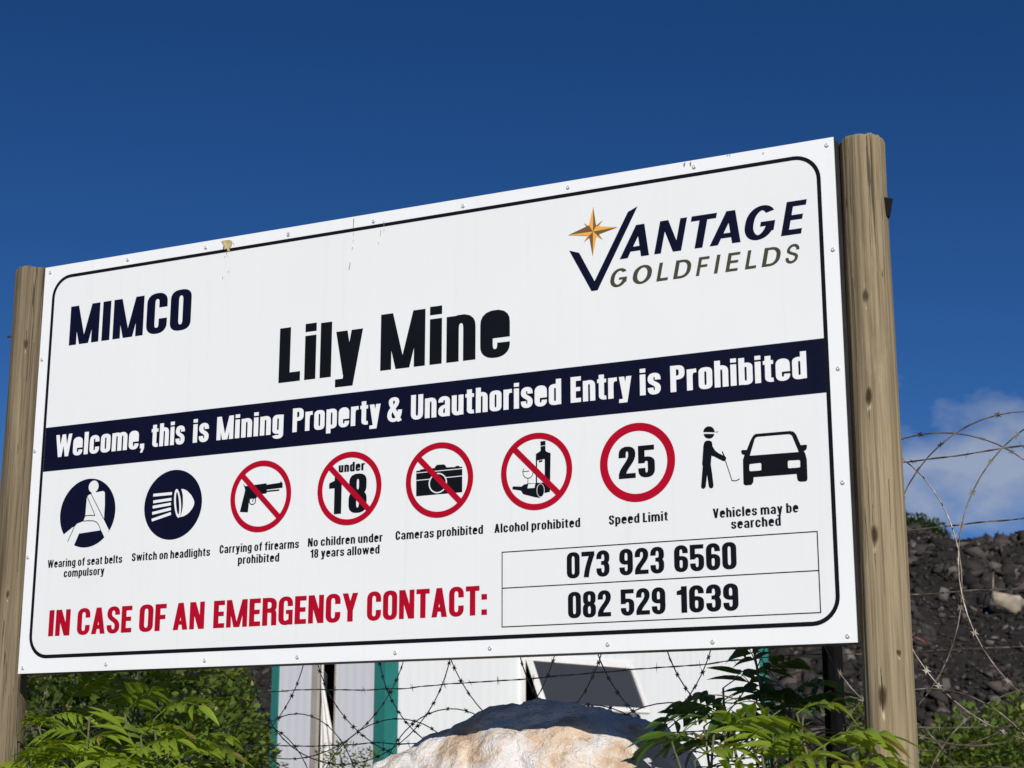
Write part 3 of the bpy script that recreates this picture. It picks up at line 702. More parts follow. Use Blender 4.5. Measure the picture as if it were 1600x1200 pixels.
    if ch == 't':
        w = W + lw * .30
        x = lw * .13
        return st([(x + hx, xh + .17), (x + hx, .16)] + arc(x + hx + W * .62, .16, W * .62, .16 - hy + ov * .3, 180, 265, n) + [(w, hy)]) + rect(0, xh - H * .95, w, xh), w
    if ch == 'u':
        return st([(hx, xh), (hx, r_ + hy)] + arc(cx, hy - ov + r_, rx, r_, 180, 360, n) + [(xr, xh * .5)]) + rect(w - W, 0, w, xh), w
    if ch == 'v':
        return para(w / 2 - W * .5, 0, W, 0, xh) + para(w / 2 - W * .5, w - W, W, 0, xh), w
    if ch == 'w':
        w = lw * 1.52
        d = W * .86
        return para(w * .29 - d / 2, 0, d, 0, xh) + para(w * .29 - d / 2, w / 2 - d / 2, d, 0, xh) + para(w * .71 - d / 2, w / 2 - d / 2, d, 0, xh) + para(w * .71 - d / 2, w - d, d, 0, xh), w
    if ch == 'y':
        k = dsc / xh
        xb = w / 2 - W * .5
        xd = xb - (w - W - xb) * k * .8
        return para(xb, 0, W, 0, xh) + para(xd, w - W, W, -dsc, xh) + [(1, ccw([(.0, -dsc), (xd + W * .9, -dsc), (xd + W * .7, -dsc + H * .95), (.0, -dsc + H * .95)]))], w
    raise ValueError(ch)


def fill(ops):
    """union / difference of polygons, later ones on top: (verts, triangles)"""
    vs_, fs = [], []
    for op, p in ops:
        p = ccw(dedupe(p))
        fs.append(list(range(len(vs_), len(vs_) + len(p))))
        vs_ += [Vector((x, y)) for x, y in p]
    v, e, f, ov_, oe_, of_ = delaunay_2d_cdt(vs_, [], fs, 1, 1e-5)
    keep = [tuple(t) for t, o in zip(f, of_) if o and ops[max(o)][0]]
    return [(p.x, p.y) for p in v], keep


GC = {}


def gl(ch, sty):
    if (ch, sty) not in GC:
        ops, w = glyph(ch, STY[sty])
        GC[ch, sty] = (*fill(ops), w)
    return GC[ch, sty]


def put(mb, v, f, off, mat=0):                      # sign coordinates in mm -> the board's front
    mb.add([(x / 1000, -off, ZB + y / 1000) for x, y in v], f, mat)


def word(mb, text, sty, x0, x1, base, cap, off, shear=0.0, mat=0):
    S = STY[sty]
    x, items = 0.0, []
    for ch in text:
        if ch == ' ':
            x += S['sp'] - S['trk'] * .0
            continue
        v, f, w = gl(ch, sty)
        items.append((x, v, f))
        x += w + S['trk']
    tot = x - S['trk']
    ext = shear * 1.0
    k = (x1 - x0) / tot
    for gx, v, f in items:
        put(mb, [(x0 + (gx + a) * k + shear * b * cap, base + b * cap) for a, b in v], f, off, mat)
    return k / cap


def disc(c, r, k=64, rx=1.0):
    return [(c[0] + r * math.cos(2 * math.pi * i / k), c[1] + r * math.sin(2 * math.pi * i / k)) for i in range(k)]


# ------------------------------------------------------------------ the sign
sign = empty('mine_sign', (1.22, 0, ZB), 'large white notice board with navy band, red warnings and pictograms between two wooden posts', 'sign')
T1, T2, T3 = .0010, .0018, .0026                   # film thicknesses over the board
mb = MB()
mb.box((0, 0, ZB), (2.44, .004, ZB + 1.22))
fs = mb.build('board', M['margin'], sign)
mb = MB()                                            # tube frame behind the sheet, flush with its edge
for a, b in (((.0, .0045, ZB), (2.44, .072, ZB + .038)), ((.0, .0045, ZB + 1.182), (2.44, .072, ZB + 1.22)),
             ((.0, .0045, ZB + .0385), (.038, .072, ZB + 1.1815)), ((2.402, .0045, ZB + .0385), (2.44, .072, ZB + 1.1815)),
             ((.80, .0045, ZB + .0385), (.838, .072, ZB + 1.1815)), ((1.60, .0045, ZB + .0385), (1.638, .072, ZB + 1.1815))):
    mb.box(a, b)
mb.build('frame', M['frame'], sign)


def round_rect(x0, y0, x1, y1, r, k=10):
    p = []
    for cx, cy, a in ((x1 - r, y1 - r, 0), (x0 + r, y1 - r, 90), (x0 + r, y0 + r, 180), (x1 - r, y0 + r, 270)):
        p += [(cx + r * math.cos(R(a + 90 * i / k)), cy + r * math.sin(R(a + 90 * i / k))) for i in range(k + 1)]
    return p


bt, bb, bl, br = ART['border']
mb = MB()
put(mb, *fill([(1, round_rect(bl, bb, br, bt, 62))]), .0005)
mb.build('printed_sheet', M['sheet'], sign)
mb = MB()
put(mb, *fill([(1, round_rect(bl - 5, bb - 5, br + 5, bt + 5, 67)), (0, round_rect(bl + 5, bb + 5, br - 5, bt - 5, 57))]), T1)
mb.build('border_line', M['black'], sign)
mb = MB()
put(mb, *fill([(1, [(bl + 5.2, ART['band'][1]), (br - 5.2, ART['band'][1]), (br - 5.2, ART['band'][0]), (bl + 5.2, ART['band'][0])])]), T1)
band = mb.build('banner_band', M['navy'], sign)
tag(band, 'navy band across the board with white lettering')

for col, sty, base, cap, items in ART['words']:
    if items[0][0] in ('under', '1', '2'):
        continue
    lab = {'red': 'red emergency contact heading', 'white': 'white lettering of the banner'}.get(col)
    if not lab and cap > 100:
        lab = 'large navy heading'
    if not lab and sty == 'cond':
        lab = 'bold telephone number'
    for grp in ([[w_] for w_ in items] if cap > 100 else [items]):
        mb = MB()
        for t, x0, x1 in grp:
            word(mb, t, sty, x0, x1, base, cap, T2 if col == 'white' else T1)
        tag(mb.build('lettering', M['black' if col == 'navy' and items[0][0] != 'MIMCO' else col], band if col == 'white' else sign), lab)

# phone number box
t_, b_, m_, l_, r_ = ART['box']
h = 1.3
mb = MB()
put(mb, *fill([(1, [(l_ - h, b_ - h), (r_ + h, b_ - h), (r_ + h, t_ + h), (l_ - h, t_ + h)]), (0, [(l_ + h, b_ + h), (r_ - h, b_ + h), (r_ - h, m_ - h), (l_ + h, m_ - h)]),
                (0, [(l_ + h, m_ + h), (r_ - h, m_ + h), (r_ - h, t_ - h), (l_ + h, t_ - h)])]), T1)
mb.build('number_box', M['black'], sign)

# company mark
mb = MB()
put(mb, *fill([(1, ART['tick'])]), T1)
logo = mb.build('company_logo', M['navy'], sign)
tag(logo, 'navy tick and slanted capitals with a gold star')
c = ART['star_c']
mb = MB()
sm = ART['star_main']
for i in range(8):
    put(mb, [c, sm[i], sm[(i + 1) % 8]], [(0, 1, 2) if ccw([c, sm[i], sm[(i + 1) % 8]])[0] == c and ccw([c, sm[i], sm[(i + 1) % 8]])[1] == sm[i] else (0, 2, 1)], T2, i % 2)
for p in ART['star_small']:
    d = Vector((p[0] - c[0], p[1] - c[1]))
    q = Vector((-d.y, d.x)).normalized() * 5
    base = Vector(c) + d * .35
    for s_ in (1, -1):
        tri = ccw([p, tuple(base + q * s_), tuple(base)])
        put(mb, tri, [(0, 1, 2)], T1, 0 if s_ > 0 else 1)
mb.build('star', [M['bronze'], M['gold']], logo)
for (base, cap, letters), colr, shear, sty in zip(ART['logo_words'], ('navy', 'olive'), (.21, .21), ('logo', 'logo_thin')):
    mb = MB()
    for chh, x0, x1 in letters:
        fa, fb = {'A': (0, 0), 'N': (0, 1), 'T': (.9, 1), 'G': (.45, .95), 'E': (0, 1), 'F': (0, 1), 'O': (.42, .6), 'L': (0, 0), 'D': (0, .55), 'I': (0, 1), 'S': (.15, .9)}[chh]
        sh = shear * cap                             # how far the slant carries the top beyond the foot
        word(mb, chh, sty, x0 - fa * sh, x1 - fb * sh, base, cap, T1, shear)
    mb.build('lettering', M[colr], logo)


# pictograms: a disc or ring with its symbol
def picto(col, ops, symbols, label, off=T1, soff=T1):
    mb = MB()
    put(mb, *fill(ops), off)
    o = mb.build('pictogram', M[col], sign)
    tag(o, label)
    for scol, sops, so in symbols:
        mb = MB()
        put(mb, *fill(sops), so)
        mb.build('symbol', M[scol], o)
    return o


def lines(paths, w):
    q = []
    for p in paths:
        q += [(1, f_) for _, f_ in stroke(p, w)]
    return q


def banned(c, ro=99.0, wd=15.5, slash=True):
    q = [(1, disc(c, ro)), (0, disc(c, ro - wd))]
    if slash:
        d, n_ = Vector((1, -1)).normalized(), Vector((1, 1)).normalized()
        C_ = Vector(c)
        e = ro - wd * .5
        q.append((1, [tuple(C_ - d * e - n_ * 7.6), tuple(C_ + d * e - n_ * 7.6), tuple(C_ + d * e + n_ * 7.6), tuple(C_ - d * e + n_ * 7.6)]))
    return q


def sub(*ps):
    return [(0, p) for p in ps]


picto('navy', [(1, disc(ART['c_belt'], 100)), (0, ART['belt_fig']), (0, disc(ART['belt_head'], 18, 24))], [('navy', lines(ART['belt_lines'], 1.7), T2)], 'navy disc showing a seated figure with seat belt')
picto('navy', [(1, disc(ART['c_head'], 99))], [('white', lines(ART['head_bars'], 8.2) + [(1, ART['bulb']), (1, ART['lens']), (0, ART['lens_in'])], T2)], 'navy disc showing a headlamp')
gd = ART['guard']
gun_ops = [(1, disc(gd, 11.5, 20)), (0, disc(gd, 8.8, 20)), (1, ART['gun'])] + lines([ART['trigger']], 2.5)
picto('red', banned(ART['c_gun']), [('black', gun_ops, T1)], 'red prohibition ring over a black pistol', T2)
picto('red', banned(ART['c_camera']), [('black', [(1, ART['camera'])] + [(0, f_) for p in ART['cam_lines'] for _, f_ in stroke(p, 2.4)] + [(0, disc(ART['cam_lens'], 27, 36)), (1, disc(ART['cam_lens'], 23.4, 36))], T1)], 'red prohibition ring over a black camera', T2)
bot = [(1, ART['bottle']), (0, ART['bottle_label']), (1, ART['bottle_mark'])] + [(0, f_) for _, f_ in stroke(ART['bottle_neck'], 1.6)] + lines([[ART['bottle_label'][0], ART['bottle_label'][3]]], 1.6)
bot += lines(ART['glass'], 1.8) + [(1, ART['lying']), (0, ART['lying_label'])] + [(0, f_) for _, f_ in stroke(ART['lying_end'] + ART['lying_end'][:1], 1.5)]
picto('red', banned(ART['c_bottle']), [('black', bot, T1)], 'red prohibition ring over bottles and a wine glass', T2)
u18 = picto('red', banned(ART['c_under']), [], 'red prohibition ring over the number 18', T2)
lim = picto('red', banned(ART['c_limit'], 99, 20.5, False), [], 'red speed limit ring around the number 25', T1)
for first, par in (('under', u18), ('1', u18), ('2', lim)):
    for col, sty, base, cap, items in ART['words']:
        if items[0][0] == first:
            mb = MB()
            for t, x0, x1 in items:
                word(mb, t, sty, x0, x1, base, cap, T1)
            mb.build('lettering', M['black'], par)
car = picto('black', [(1, ART['car']), (0, ART['car_glass'])] + sub(*ART['car_lamps']), [('black', [(1, ART['cap_half']), (1, ART['face_half']), (1, ART['guard_body'])] + lines(ART['wand'][:1], 1.9) + lines(ART['wand'][1:2], 2.2) + lines(ART['wand'][2:], 2.6), T1)], 'black front view of a car beside a guard with a search wand')

# pan-head screws round the rim
mb = MB()
for k, (rad, yy) in enumerate(((.0056, 0), (.0056, -.0011), (.0042, -.0027), (.0016, -.0031), (.0014, -.0021))):
    mb.v += [(rad * math.cos(2 * math.pi * i / 14), yy, rad * math.sin(2 * math.pi * i / 14)) for i in range(14)]
for k in range(4):
    for i in range(14):
        mb.f.append((k * 14 + i, k * 14 + (i + 1) % 14, (k + 1) * 14 + (i + 1) % 14, (k + 1) * 14 + i))
        mb.m.append(0)
mb.f.append(tuple(56 + i for i in range(14)))
mb.m.append(0)
mb.t = [.5] * len(mb.v)
screw0 = mb.build('screw', M['steel'], None, smooth=True)
for i, (x, y) in enumerate(ART['screws']):
    o = screw0 if i == 0 else screw0.copy()
    if i:
        COL.objects.link(o)
    o.parent = sign
    o.location = (x / 1000 - 1.22, -.0002, y / 1000)
    o.rotation_euler = (0, rng.uniform(0, 6), 0)
for p in ART['stain_tan']:
    mb = MB()
    put(mb, *fill([(1, p)]), T3)
    tag(mb.build('stain', M['droppings'], sign), 'yellowish bird dropping on the top rim')
for p in ART['stain_dark']:
    mb = MB()
    put(mb, *fill([(1, p)]), T3)
    mb.build('stain', M['grime'], sign)

# ------------------------------------------------------------------ ground
def gz(x, y):                                      # the bank rises from the road to the foot of the heap
    t = max(0.0, min(1.0, (y + 1.6) / 3.2))
    z = .75 * t * t * (3 - 2 * t)
    t = max(0.0, min(1.0, (y - 3) / 16))
    return z + .35 * t


g = Mat('earth', (.16, .12, .08), .95, spec=.1)
go = g.obj()
g.color(g.ramp(g.noise(go, 1.3, 8, .65), [(.3, (.22, .18, .13)), (.5, (.32, .27, .20)), (.7, (.42, .36, .28))]))
g.bump(g.noise(go, 14, 8, .7), .6, .03)
mb = MB()
xs = [-1500, -600, -250, -100, -60, -40] + [-30 + i * 1.5 for i in range(41)] + [40, 60, 100, 250, 600, 1500]
ys = [-1500, -400, -100, -40, -20, -10, -6] + [-4 + i * .4 for i in range(31)] + [9.5, 11, 13, 15, 17, 19, 22, 26, 32, 40, 60, 100, 250, 600, 1500]
for y in ys:
    for x in xs:
        mb.v.append((x, y, gz(x, y) + .04 * noise.noise((x * .5, y * .5, 3))))
nx = len(xs)
for j in range(len(ys) - 1):
    for i in range(nx - 1):
        mb.f.append((j * nx + i, j * nx + i + 1, (j + 1) * nx + i + 1, (j + 1) * nx + i))
        mb.m.append(0)
mb.t = [.5] * len(mb.v)
tag(mb.build('ground', g.m, smooth=True), kind='structure')

# ------------------------------------------------------------------ posts
def cyl_hit(px, py, c, r):                          # seen point on an upright round post
    d = ray(px, py)
    ox, oy = CAM.x - c.x, CAM.y - c.y
    a, b, k = d.x ** 2 + d.y ** 2, ox * d.x + oy * d.y, ox * ox + oy * oy - r * r
    disc_ = max(0, b * b - a * k)
    return CAM + d * ((-b - math.sqrt(disc_)) / a)


def post(label, cx_top, cx_bot, yc, r0, r1, ztop, seed, knots_px, cols=None):
    A = Vector((atY(*cx_bot, yc).x, yc, 0))
    B = Vector((atY(*cx_top, yc).x, yc, 0))
    zb = atY(*cx_bot, yc).z
    slope = (B.x - A.x) / (ztop - zb)
    base = Vector((A.x - slope * (zb - .3), yc, .3))
    kn = []
    for px, py, w, h_ in knots_px:
        zc = atY(px, py, yc - r0).z
        c_ = Vector((base.x + slope * (zc - .3), yc, 0))
        p = cyl_hit(px, py, c_, r0) - base
        kn.append((p.x, p.y, p.z, w, h_))
    mat = wood('weathered pine ' + str(seed), *(cols or WOOD), kn, seed)
    mb = MB()
    K, N = 120, 110
    L_ = ztop - .3
    rings = [(L_ * i / N, 1.0) for i in range(N)] + [(L_ - .006, 1.0), (L_ - .001, .985), (L_ + .0015, .94), (L_ + .003, .7), (L_ + .003, .35)]
    for i, (z, f) in enumerate(rings):
        rr = (r1 + (r0 - r1) * z / L_) * f
        for j in range(K):
            a = 2 * math.pi * j / K
            q = Vector((math.cos(a), math.sin(a), 0))
            n_ = noise.noise(Vector((q.x * 1.6 + seed, q.y * 1.6, z * 1.1))) * .0055 + noise.noise(Vector((q.x * 5 + seed, q.y * 5, z * 2.5))) * .0020 - .006 * max(0, 1 - abs(noise.noise(Vector((q.x * 3.5 + seed, q.y * 3.5, z * .35)))) * 16) * max(0, noise.noise(Vector((seed, q.x * 2, z * 1.5))))
            zn = noise.noise(Vector((q.x * 3, q.y * 3, seed))) * .006 + noise.noise(Vector((q.x * 9, q.y * 9, seed))) * .003 if i >= N else 0
            mb.v.append(tuple(base + Vector((slope * z, 0, z + zn)) + q * (rr + n_)))
    for i in range(len(rings) - 1):
        for j in range(K):
            mb.f.append((i * K + j, i * K + (j + 1) % K, (i + 1) * K + (j + 1) % K, (i + 1) * K + j))
            mb.m.append(0)
    b_ = (len(rings) - 1) * K
    mb.f.append(tuple(b_ + j for j in range(K)))
    mb.m.append(0)
    mb.t = [.5] * len(mb.v)
    root = empty('wooden_post', base, label, 'post', 'posts carrying the notice board')
    mb.build('pole', mat, root, smooth=True)
    return root, base, slope


WOOD = ((.300, .238, .145), (.145, .106, .060), (.42, .345, .225))
rp, rbase, rsl = post('right round timber post with dark knots and a small black block on its edge', (1346, 215), (1394, 1195), .066, .0545, .0595, atY(1346, 208, .01).z, 3,
                      [(1353, 462, .0085, .020), (1357, 617, .009, .024), (1366, 834, .0095, .026), (1380, 1090, .012, .032), (1404, 1018, .007, .008), (1322, 318, .004, .016)])
lp, lbase, lsl = post('left round timber post, greyer, with one long crack and nails on its outer edge', (54, 420), (2, 1195), .078, .0535, .058, atY(48, 416, .03).z, 11,
                      [(40.5, 537, .008, .018), (12, 930, .006, .014)], ((.180, .142, .088), (.085, .062, .036), (.26, .21, .135)))
mb = MB()
p = atY(1383, 325, .07)
ax = (RGT + Vector((0, 0, -.20))).normalized()
mb.obox(p, ax, Vector((-ax.y, ax.x, 0)).normalized(), Vector((.2, 0, 1)).normalized(), (-.012, -.014, -.023), (.013, .014, .021))
mb.build('black_block', flat('black rubber', (.008, .008, .008), .8, spec=.1), rp)
for px, py, r_ in ((14, 526, .006), (22, 497, .004), (25, 453, .004)):
    mb = MB()
    q = atY(px + 6, py, .078)
    mb.tube([q, q + Vector((-.012, -.004, .001)), q + Vector((-.015, -.005, .001))], [r_ * .5, r_ * .6, r_], 8)
    mb.build('nail', M['frame'], lp)

# ------------------------------------------------------------------ razor wire fence
FD = Vector((math.sin(R(-71)), math.cos(R(-71)), 0))      # along the fence, away to the left
FN = Vector((-FD.y, FD.x, 0))
FP = atD(1430, 940, 4.25)
FP.z = 0


def fence_pt(px, py):
    d = ray(px, py)
    n_ = FN
    return CAM + d * ((FP - CAM).dot(n_) / d.dot(n_))


wm = Mat('weathered galvanised wire', (.20, .165, .125), .5, .4)
wo_ = wm.obj()
wm.color(wm.ramp(wm.noise(wo_, 28, 4, .6), [(.35, (.075, .055, .040)), (.52, (.19, .16, .125)), (.72, (.42, .39, .34))]))
M['wire'] = wm.m


def blade(mb, p, t, s, roll):
    """a razor clip: a flat four-pointed bow tie wrapped on the core"""
    u_ = t.orthogonal().normalized()
    v_ = t.cross(u_)
    e = u_ * math.cos(roll) + v_ * math.sin(roll)
    w_ = t.cross(e)
    k = .0007
    for sg in (1, -1):
        pts = [p - t * s * .22, p + e * sg * s * .25 - t * s * .30, p + e * sg * s * .50 - t * s * .55, p + e * sg * s * .30, p + e * sg * s * .50 + t * s * .55, p + e * sg * s * .25 + t * s * .30, p + t * s * .22]
        a = [q + w_ * k for q in pts]
        b = [q - w_ * k for q in pts]
        mb.add(a + b, [(0, 1, 2, 3), (0, 3, 6), (3, 4, 5, 6), (10, 9, 8, 7), (13, 10, 7), (13, 12, 11, 10)])


def coil(zc, r, tops, label, seed):
    rg = random.Random(seed)
    mb = MB()
    S_ = [(fence_pt(px, 1000) - FP).dot(FD) for px in tops]     # where each loop has its top
    n = (len(S_) - 1) * 56
    pts = []
    for i in range(n):
        a = 2 * math.pi * i / 56
        s = float(np.interp(i / 56, range(len(S_)), S_))
        w = .012 * noise.noise((a * .6, seed, 0)) + .020 * noise.noise((a * .17, seed, 5))
        rr = r * (1 + .05 * noise.noise((a * .35, seed, 9))) + w
        th = a + math.pi / 2
        q = FP + FD * (s + .04 * noise.noise((a * .3, 2, seed)) + rr * .96 * math.cos(th)) + FN * (rr * .20 * math.cos(th) + .07 * math.sin(th * .5)) + Vector((0, 0, zc + rr * math.sin(th) + .02 * noise.noise((s * 1.3, seed, 1))))
        pts.append(q)
    mb.tube(pts, .0018, 6)
    acc = 0
    for i in range(1, n):
        acc += (pts[i] - pts[i - 1]).length
        if acc > .046:
            acc = 0
            blade(mb, pts[i], (pts[i] - pts[i - 1]).normalized(), .0160 * rg.uniform(.8, 1.15), rg.uniform(0, 3.14))
    o = mb.build('razor_wire_coil', M['wire'], loc=FP)
    return tag(o, label, 'razor wire', 'stacked coils of razor wire on the fence')


coil(2.045, .40, (2160, 2010, 1870, 1740, 1612, 1470, 1340, 1205, 1072, 945, 828, 716, 608, 503, 400, 300, 205, 115, 30, -50, -130), 'upper coil of barbed razor wire looping across the cloud right of the post', 4)
coil(1.395, .40, (2120, 1960, 1800, 1640, 1470, 1290, 1150, 1031, 935, 830, 716, 600, 484, 378, 272, 170, 75, -20, -110), 'lower coil of barbed razor wire arching behind the boulder below the board', 9)


def strand(z, label, seed, off, barbs=True):
    rg = random.Random(seed)
    mb = MB()
    P = []
    n = 240
    for i in range(n + 1):
        s = -2.0 + 7.4 * i / n
        ph = (s + 2) / 2.5 % 1
        P.append(FP + FD * s + FN * off + Vector((0, 0, z - .022 * 4 * ph * (1 - ph) + .010 * noise.noise((s * 2.2, seed, 0)) + .004 * noise.noise((s * 9, seed, 0)))))
    for k in (0, math.pi):                               # two twisted wires
        mb.tube([q + Vector((0, 0, .0012 * math.sin(i * 1.4 + k))) + FN * (.0012 * math.cos(i * 1.4 + k)) for i, q in enumerate(P)], .0014, 5)
    if barbs:
        i = 3
        while i < n - 2:
            q = P[i]
            for k in range(2):
                a = rg.uniform(0, 3.14)
                d = (FN * math.cos(a) + Vector((0, 0, 1)) * math.sin(a) + FD * rg.uniform(-.35, .35)).normalized()
                c_ = q + FD * (.004 * (k - .5))
                mb.tube([c_ - d * .014, c_, c_ + d * .014], [.0004, .001, .0004], 4)
            i += rg.randint(4, 5)
    o = mb.build('barbed_wire_strand', M['wire'], loc=FP)
    return tag(o, label, 'barbed wire', 'straight barbed wire strands of the fence')


strand(2.385, 'topmost straight barbed strand, crossing the cloud beside the right post', 1, .02)
strand(2.215, 'straight wire strand level with the skyline of the dark heap', 2, -.02, False)
strand(2.045, 'straight wire strand passing in front of the pale rock on the heap', 3, .02, False)
strand(1.905, 'straight barbed strand crossing the open window of the hut', 4, -.02)
strand(1.717, 'straight barbed strand just above the green growth right of the post', 5, .02)
strand(1.620, 'lowest straight barbed strand, among the leaves at the bottom', 6, -.02)

mb = MB()
q = fence_pt(1313, 1075)
mb.obox(Vector((q.x, q.y, .4)) + FN * .03, FD, FN, Vector((0, 0, 1)), (-.019, -.019, 0), (.019, .019, 2.1))
mb.obox(Vector((q.x, q.y, .4)) + FN * .03, FD, FN, Vector((0, 0, 1)), (-.022, -.022, 2.1015), (.022, .022, 2.11))
M['blackpaint'] = flat('black painted steel', (.006, .006, .0065), .7, var=.3, scale=30, spec=.1)
tag(mb.build('fence_post', M['blackpaint'], loc=(q.x, q.y, .4)), 'black square steel fence post under the right end of the board', 'post')

# ------------------------------------------------------------------ white-washed boulder under the board
prof = [(560, 1215), (590, 1198), (650, 1164), (690, 1141), (740, 1119), (780, 1101), (830, 1093), (880, 1092), (930, 1099), (990, 1114), (1015, 1125), (1032, 1150), (1050, 1190), (1062, 1230)]
YC, Z0 = .54, 1.21
top = [atY(px, py, YC - .05) for px, py in prof]
xs = [p.x for p in top]
zs = [p.z for p in top]


def ztop(x):
    if x <= xs[0]:
        return zs[0] - (xs[0] - x) * .9
    if x >= xs[-1]:
        return zs[-1] - (x - xs[-1]) * 2.4
    return float(np.interp(x, xs, zs))


mb = MB()
NU, NV = 260, 150
x0_, x1_ = xs[0] - .42, xs[-1] + .20
for i in range(NU + 1):
    u_ = i / NU
    x = x0_ + (x1_ - x0_) * (.5 - .5 * math.cos(math.pi * u_))
    h_ = max(.02, ztop(x) - .35)
    e = math.sin(math.pi * min(1, max(0, u_)))
    ry = .50 * (e ** (.5 if u_ < .5 else .26)) + .001
    for j in range(NV + 1):
        a = math.pi * j / NV
        ca, sa = math.cos(a), math.sin(a)
        y = YC - ry * sgnpow(ca, .75)
        z = .35 + h_ * (sa ** .34)
        P = Vector((x, y, z))
        n_ = Vector((0, -ca, sa * .8 + .1))
        dd = .028 * noise.fractal(P * 3.2, 1.0, 2.0, 5) + .012 * noise.fractal(P * 13, .8, 2.1, 5) - .010 * abs(noise.noise(P * 8.0))
        cr = noise.noise(P * 5.0 + Vector((3, 1, 7)))
        dd -= .015 * max(0, 1 - abs(cr) * 9)
        mb.v.append(tuple(P + n_ * (dd - .012)))
for i in range(NU):
    for j in range(NV):
        a = i * (NV + 1) + j
        mb.f.append((a, a + NV + 1, a + NV + 2, a + 1))
        mb.m.append(0)
mb.t = [.5] * len(mb.v)
bm_ = Mat('white-washed rock', (.6, .5, .4), .9, spec=.2)
o_ = bm_.obj()
n1 = bm_.noise(bm_.mapping(o_, (1, 1, 1.4), (.2, .4, .1)), 4.2, 7, .62, .4)
n2 = bm_.noise(o_, 17, 6, .65)
n3 = bm_.noise(o_, 60, 4, .6)
rock_c = bm_.ramp(n2, [(.30, (.40, .26, .15)), (.46, (.68, .47, .30)), (.60, (.80, .62, .44)), (.72, (.74, .40, .17))])
mask = bm_.ramp(bm_.math('ADD', n1, bm_.math('MULTIPLY', bm_.math('SUBTRACT', n2, .5), .35)), [(.40, (.12, .12, .12)), (.53, (.92, .92, .92))])
cc = bm_.mix(mask, rock_c, (.86, .85, .835))
cc = bm_.mix(bm_.ramp(bm_.noise(bm_.mapping(o_, (1, 1, 2.2)), 26, 5, .7), [(.66, (0, 0, 0)), (.70, (1, 1, 1))]), cc, (.035, .035, .045))
cc = bm_.mix(bm_.math('MULTIPLY', n3, .25), cc, (.30, .25, .2))
bm_.color(cc)
bm_.bump(bm_.math('ADD', bm_.math('ADD', n2, bm_.math('MULTIPLY', n3, .6)), bm_.math('MULTIPLY', bm_.noise(o_, 170, 3, .7), .35)), 1.0, .016)
tag(mb.build('painted_boulder', bm_.m, smooth=True, loc=(atY(820, 1200, YC).x, YC, .7)), 'large boulder with worn whitewash below the middle of the board, its crest in shade', 'boulder')

# ------------------------------------------------------------------ white prefabricated hut behind the fence
HC = atD(600, 1150, 13.0)
HC.z = 0
SR = Vector((math.sin(R(18)), math.cos(R(18)), 0))         # along the right wall, away
SL = Vector((-SR.y, SR.x, 0))                              # along the left wall, away
NR, NL = -SL, -SR                                          # outward normals
Zv = Vector((0, 0, 1))


def along(px, py, dirv, nrm):
    d = ray(px, py)
    p = CAM + d * ((HC - CAM).dot(nrm) / d.dot(nrm))
    return (p - HC).dot(dirv), p.z


HF, HT = .72, 3.75
LR, LL = along(1190, 1150, SR, NR)[0], along(434, 1150, SL, NL)[0]
hut = empty('site_hut', Vector((HC.x, HC.y, HF)), 'white prefabricated hut with teal corner trims and an open top-hung window behind the razor wire', 'hut')


def wall_mat(name, c, ax):
    m = Mat(name, c, .5)
    o = m.obj()
    st_ = m.noise(m.mapping(o, (16, 16, .35)), 1.0, 5, .6)
    k = m.mix(m.math('MULTIPLY', m.ramp(st_, [(.5, (0, 0, 0)), (.8, (1, 1, 1))]), .20), c, tuple(x * .7 for x in c))
    m.color(k)
    rib = m.node('ShaderNodeVectorMath', {0: o, 1: tuple(ax)}, operation='DOT_PRODUCT').outputs['Value']
    m.bump(m.math('SINE', m.math('MULTIPLY', rib, 62.0)), .16, .003)
    return m.m


M['wall_r'] = wall_mat('ribbed white sheet', (.73, .755, .76), SR)
M['wall_l'] = wall_mat('shade-tinted ribbed white sheet', (.68, .69, .73), SL)  # white wall too; its dimmer, bluish side light is put into the colour
M['teal'] = flat('teal paint', (.018, .175, .155), .45, var=.12, scale=5)
M['alu'] = flat('white window frame', (.74, .74, .72), .4, var=.05)
M['beige'] = flat('beige window frame', (.36, .335, .29), .5, var=.12)
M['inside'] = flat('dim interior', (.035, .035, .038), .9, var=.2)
gm = Mat('dark window glass', (.045, .047, .055), .12, spec=.5)
M['glass'] = gm.m
M['roof'] = flat('grey roof sheet', (.40, .42, .42), .5)

def wallbox(mb, S, N, s0, s1, n0, n1, z0, z1, mat=0):
    mb.obox(HC, S, N, Zv, (s0, n0, z0), (s1, n1, z1), mat)


# right wall round its window
ws0, wzt = along(812, 1018, SR, NR)
ws1, wzb = along(990, 1128, SR, NR)
wzt -= .015
TW = .13
mb = MB()
for a, b, z0, z1 in ((TW, ws0, HF, HT), (ws1, LR, HF, HT), (ws0, ws1, HF, wzb), (ws0, ws1, wzt, HT)):
    wallbox(mb, SR, NR, a, b, -.06, 0, z0, z1)
mb.build('wall', M['wall_r'], hut)
lx0, lzt = along(527, 1020, SL, NL)
lx1, lzb = along(484, 1230, SL, NL)
lzt += .35
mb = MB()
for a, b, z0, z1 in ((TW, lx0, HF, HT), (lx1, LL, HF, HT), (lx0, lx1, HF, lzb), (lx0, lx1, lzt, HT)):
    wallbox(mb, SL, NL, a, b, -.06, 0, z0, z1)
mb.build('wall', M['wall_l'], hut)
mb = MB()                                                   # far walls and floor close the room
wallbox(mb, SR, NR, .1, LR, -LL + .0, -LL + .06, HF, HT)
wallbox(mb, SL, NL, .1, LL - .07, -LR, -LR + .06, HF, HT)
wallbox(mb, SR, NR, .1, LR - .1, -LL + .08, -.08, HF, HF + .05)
mb.build('back_wall', M['inside'], hut)
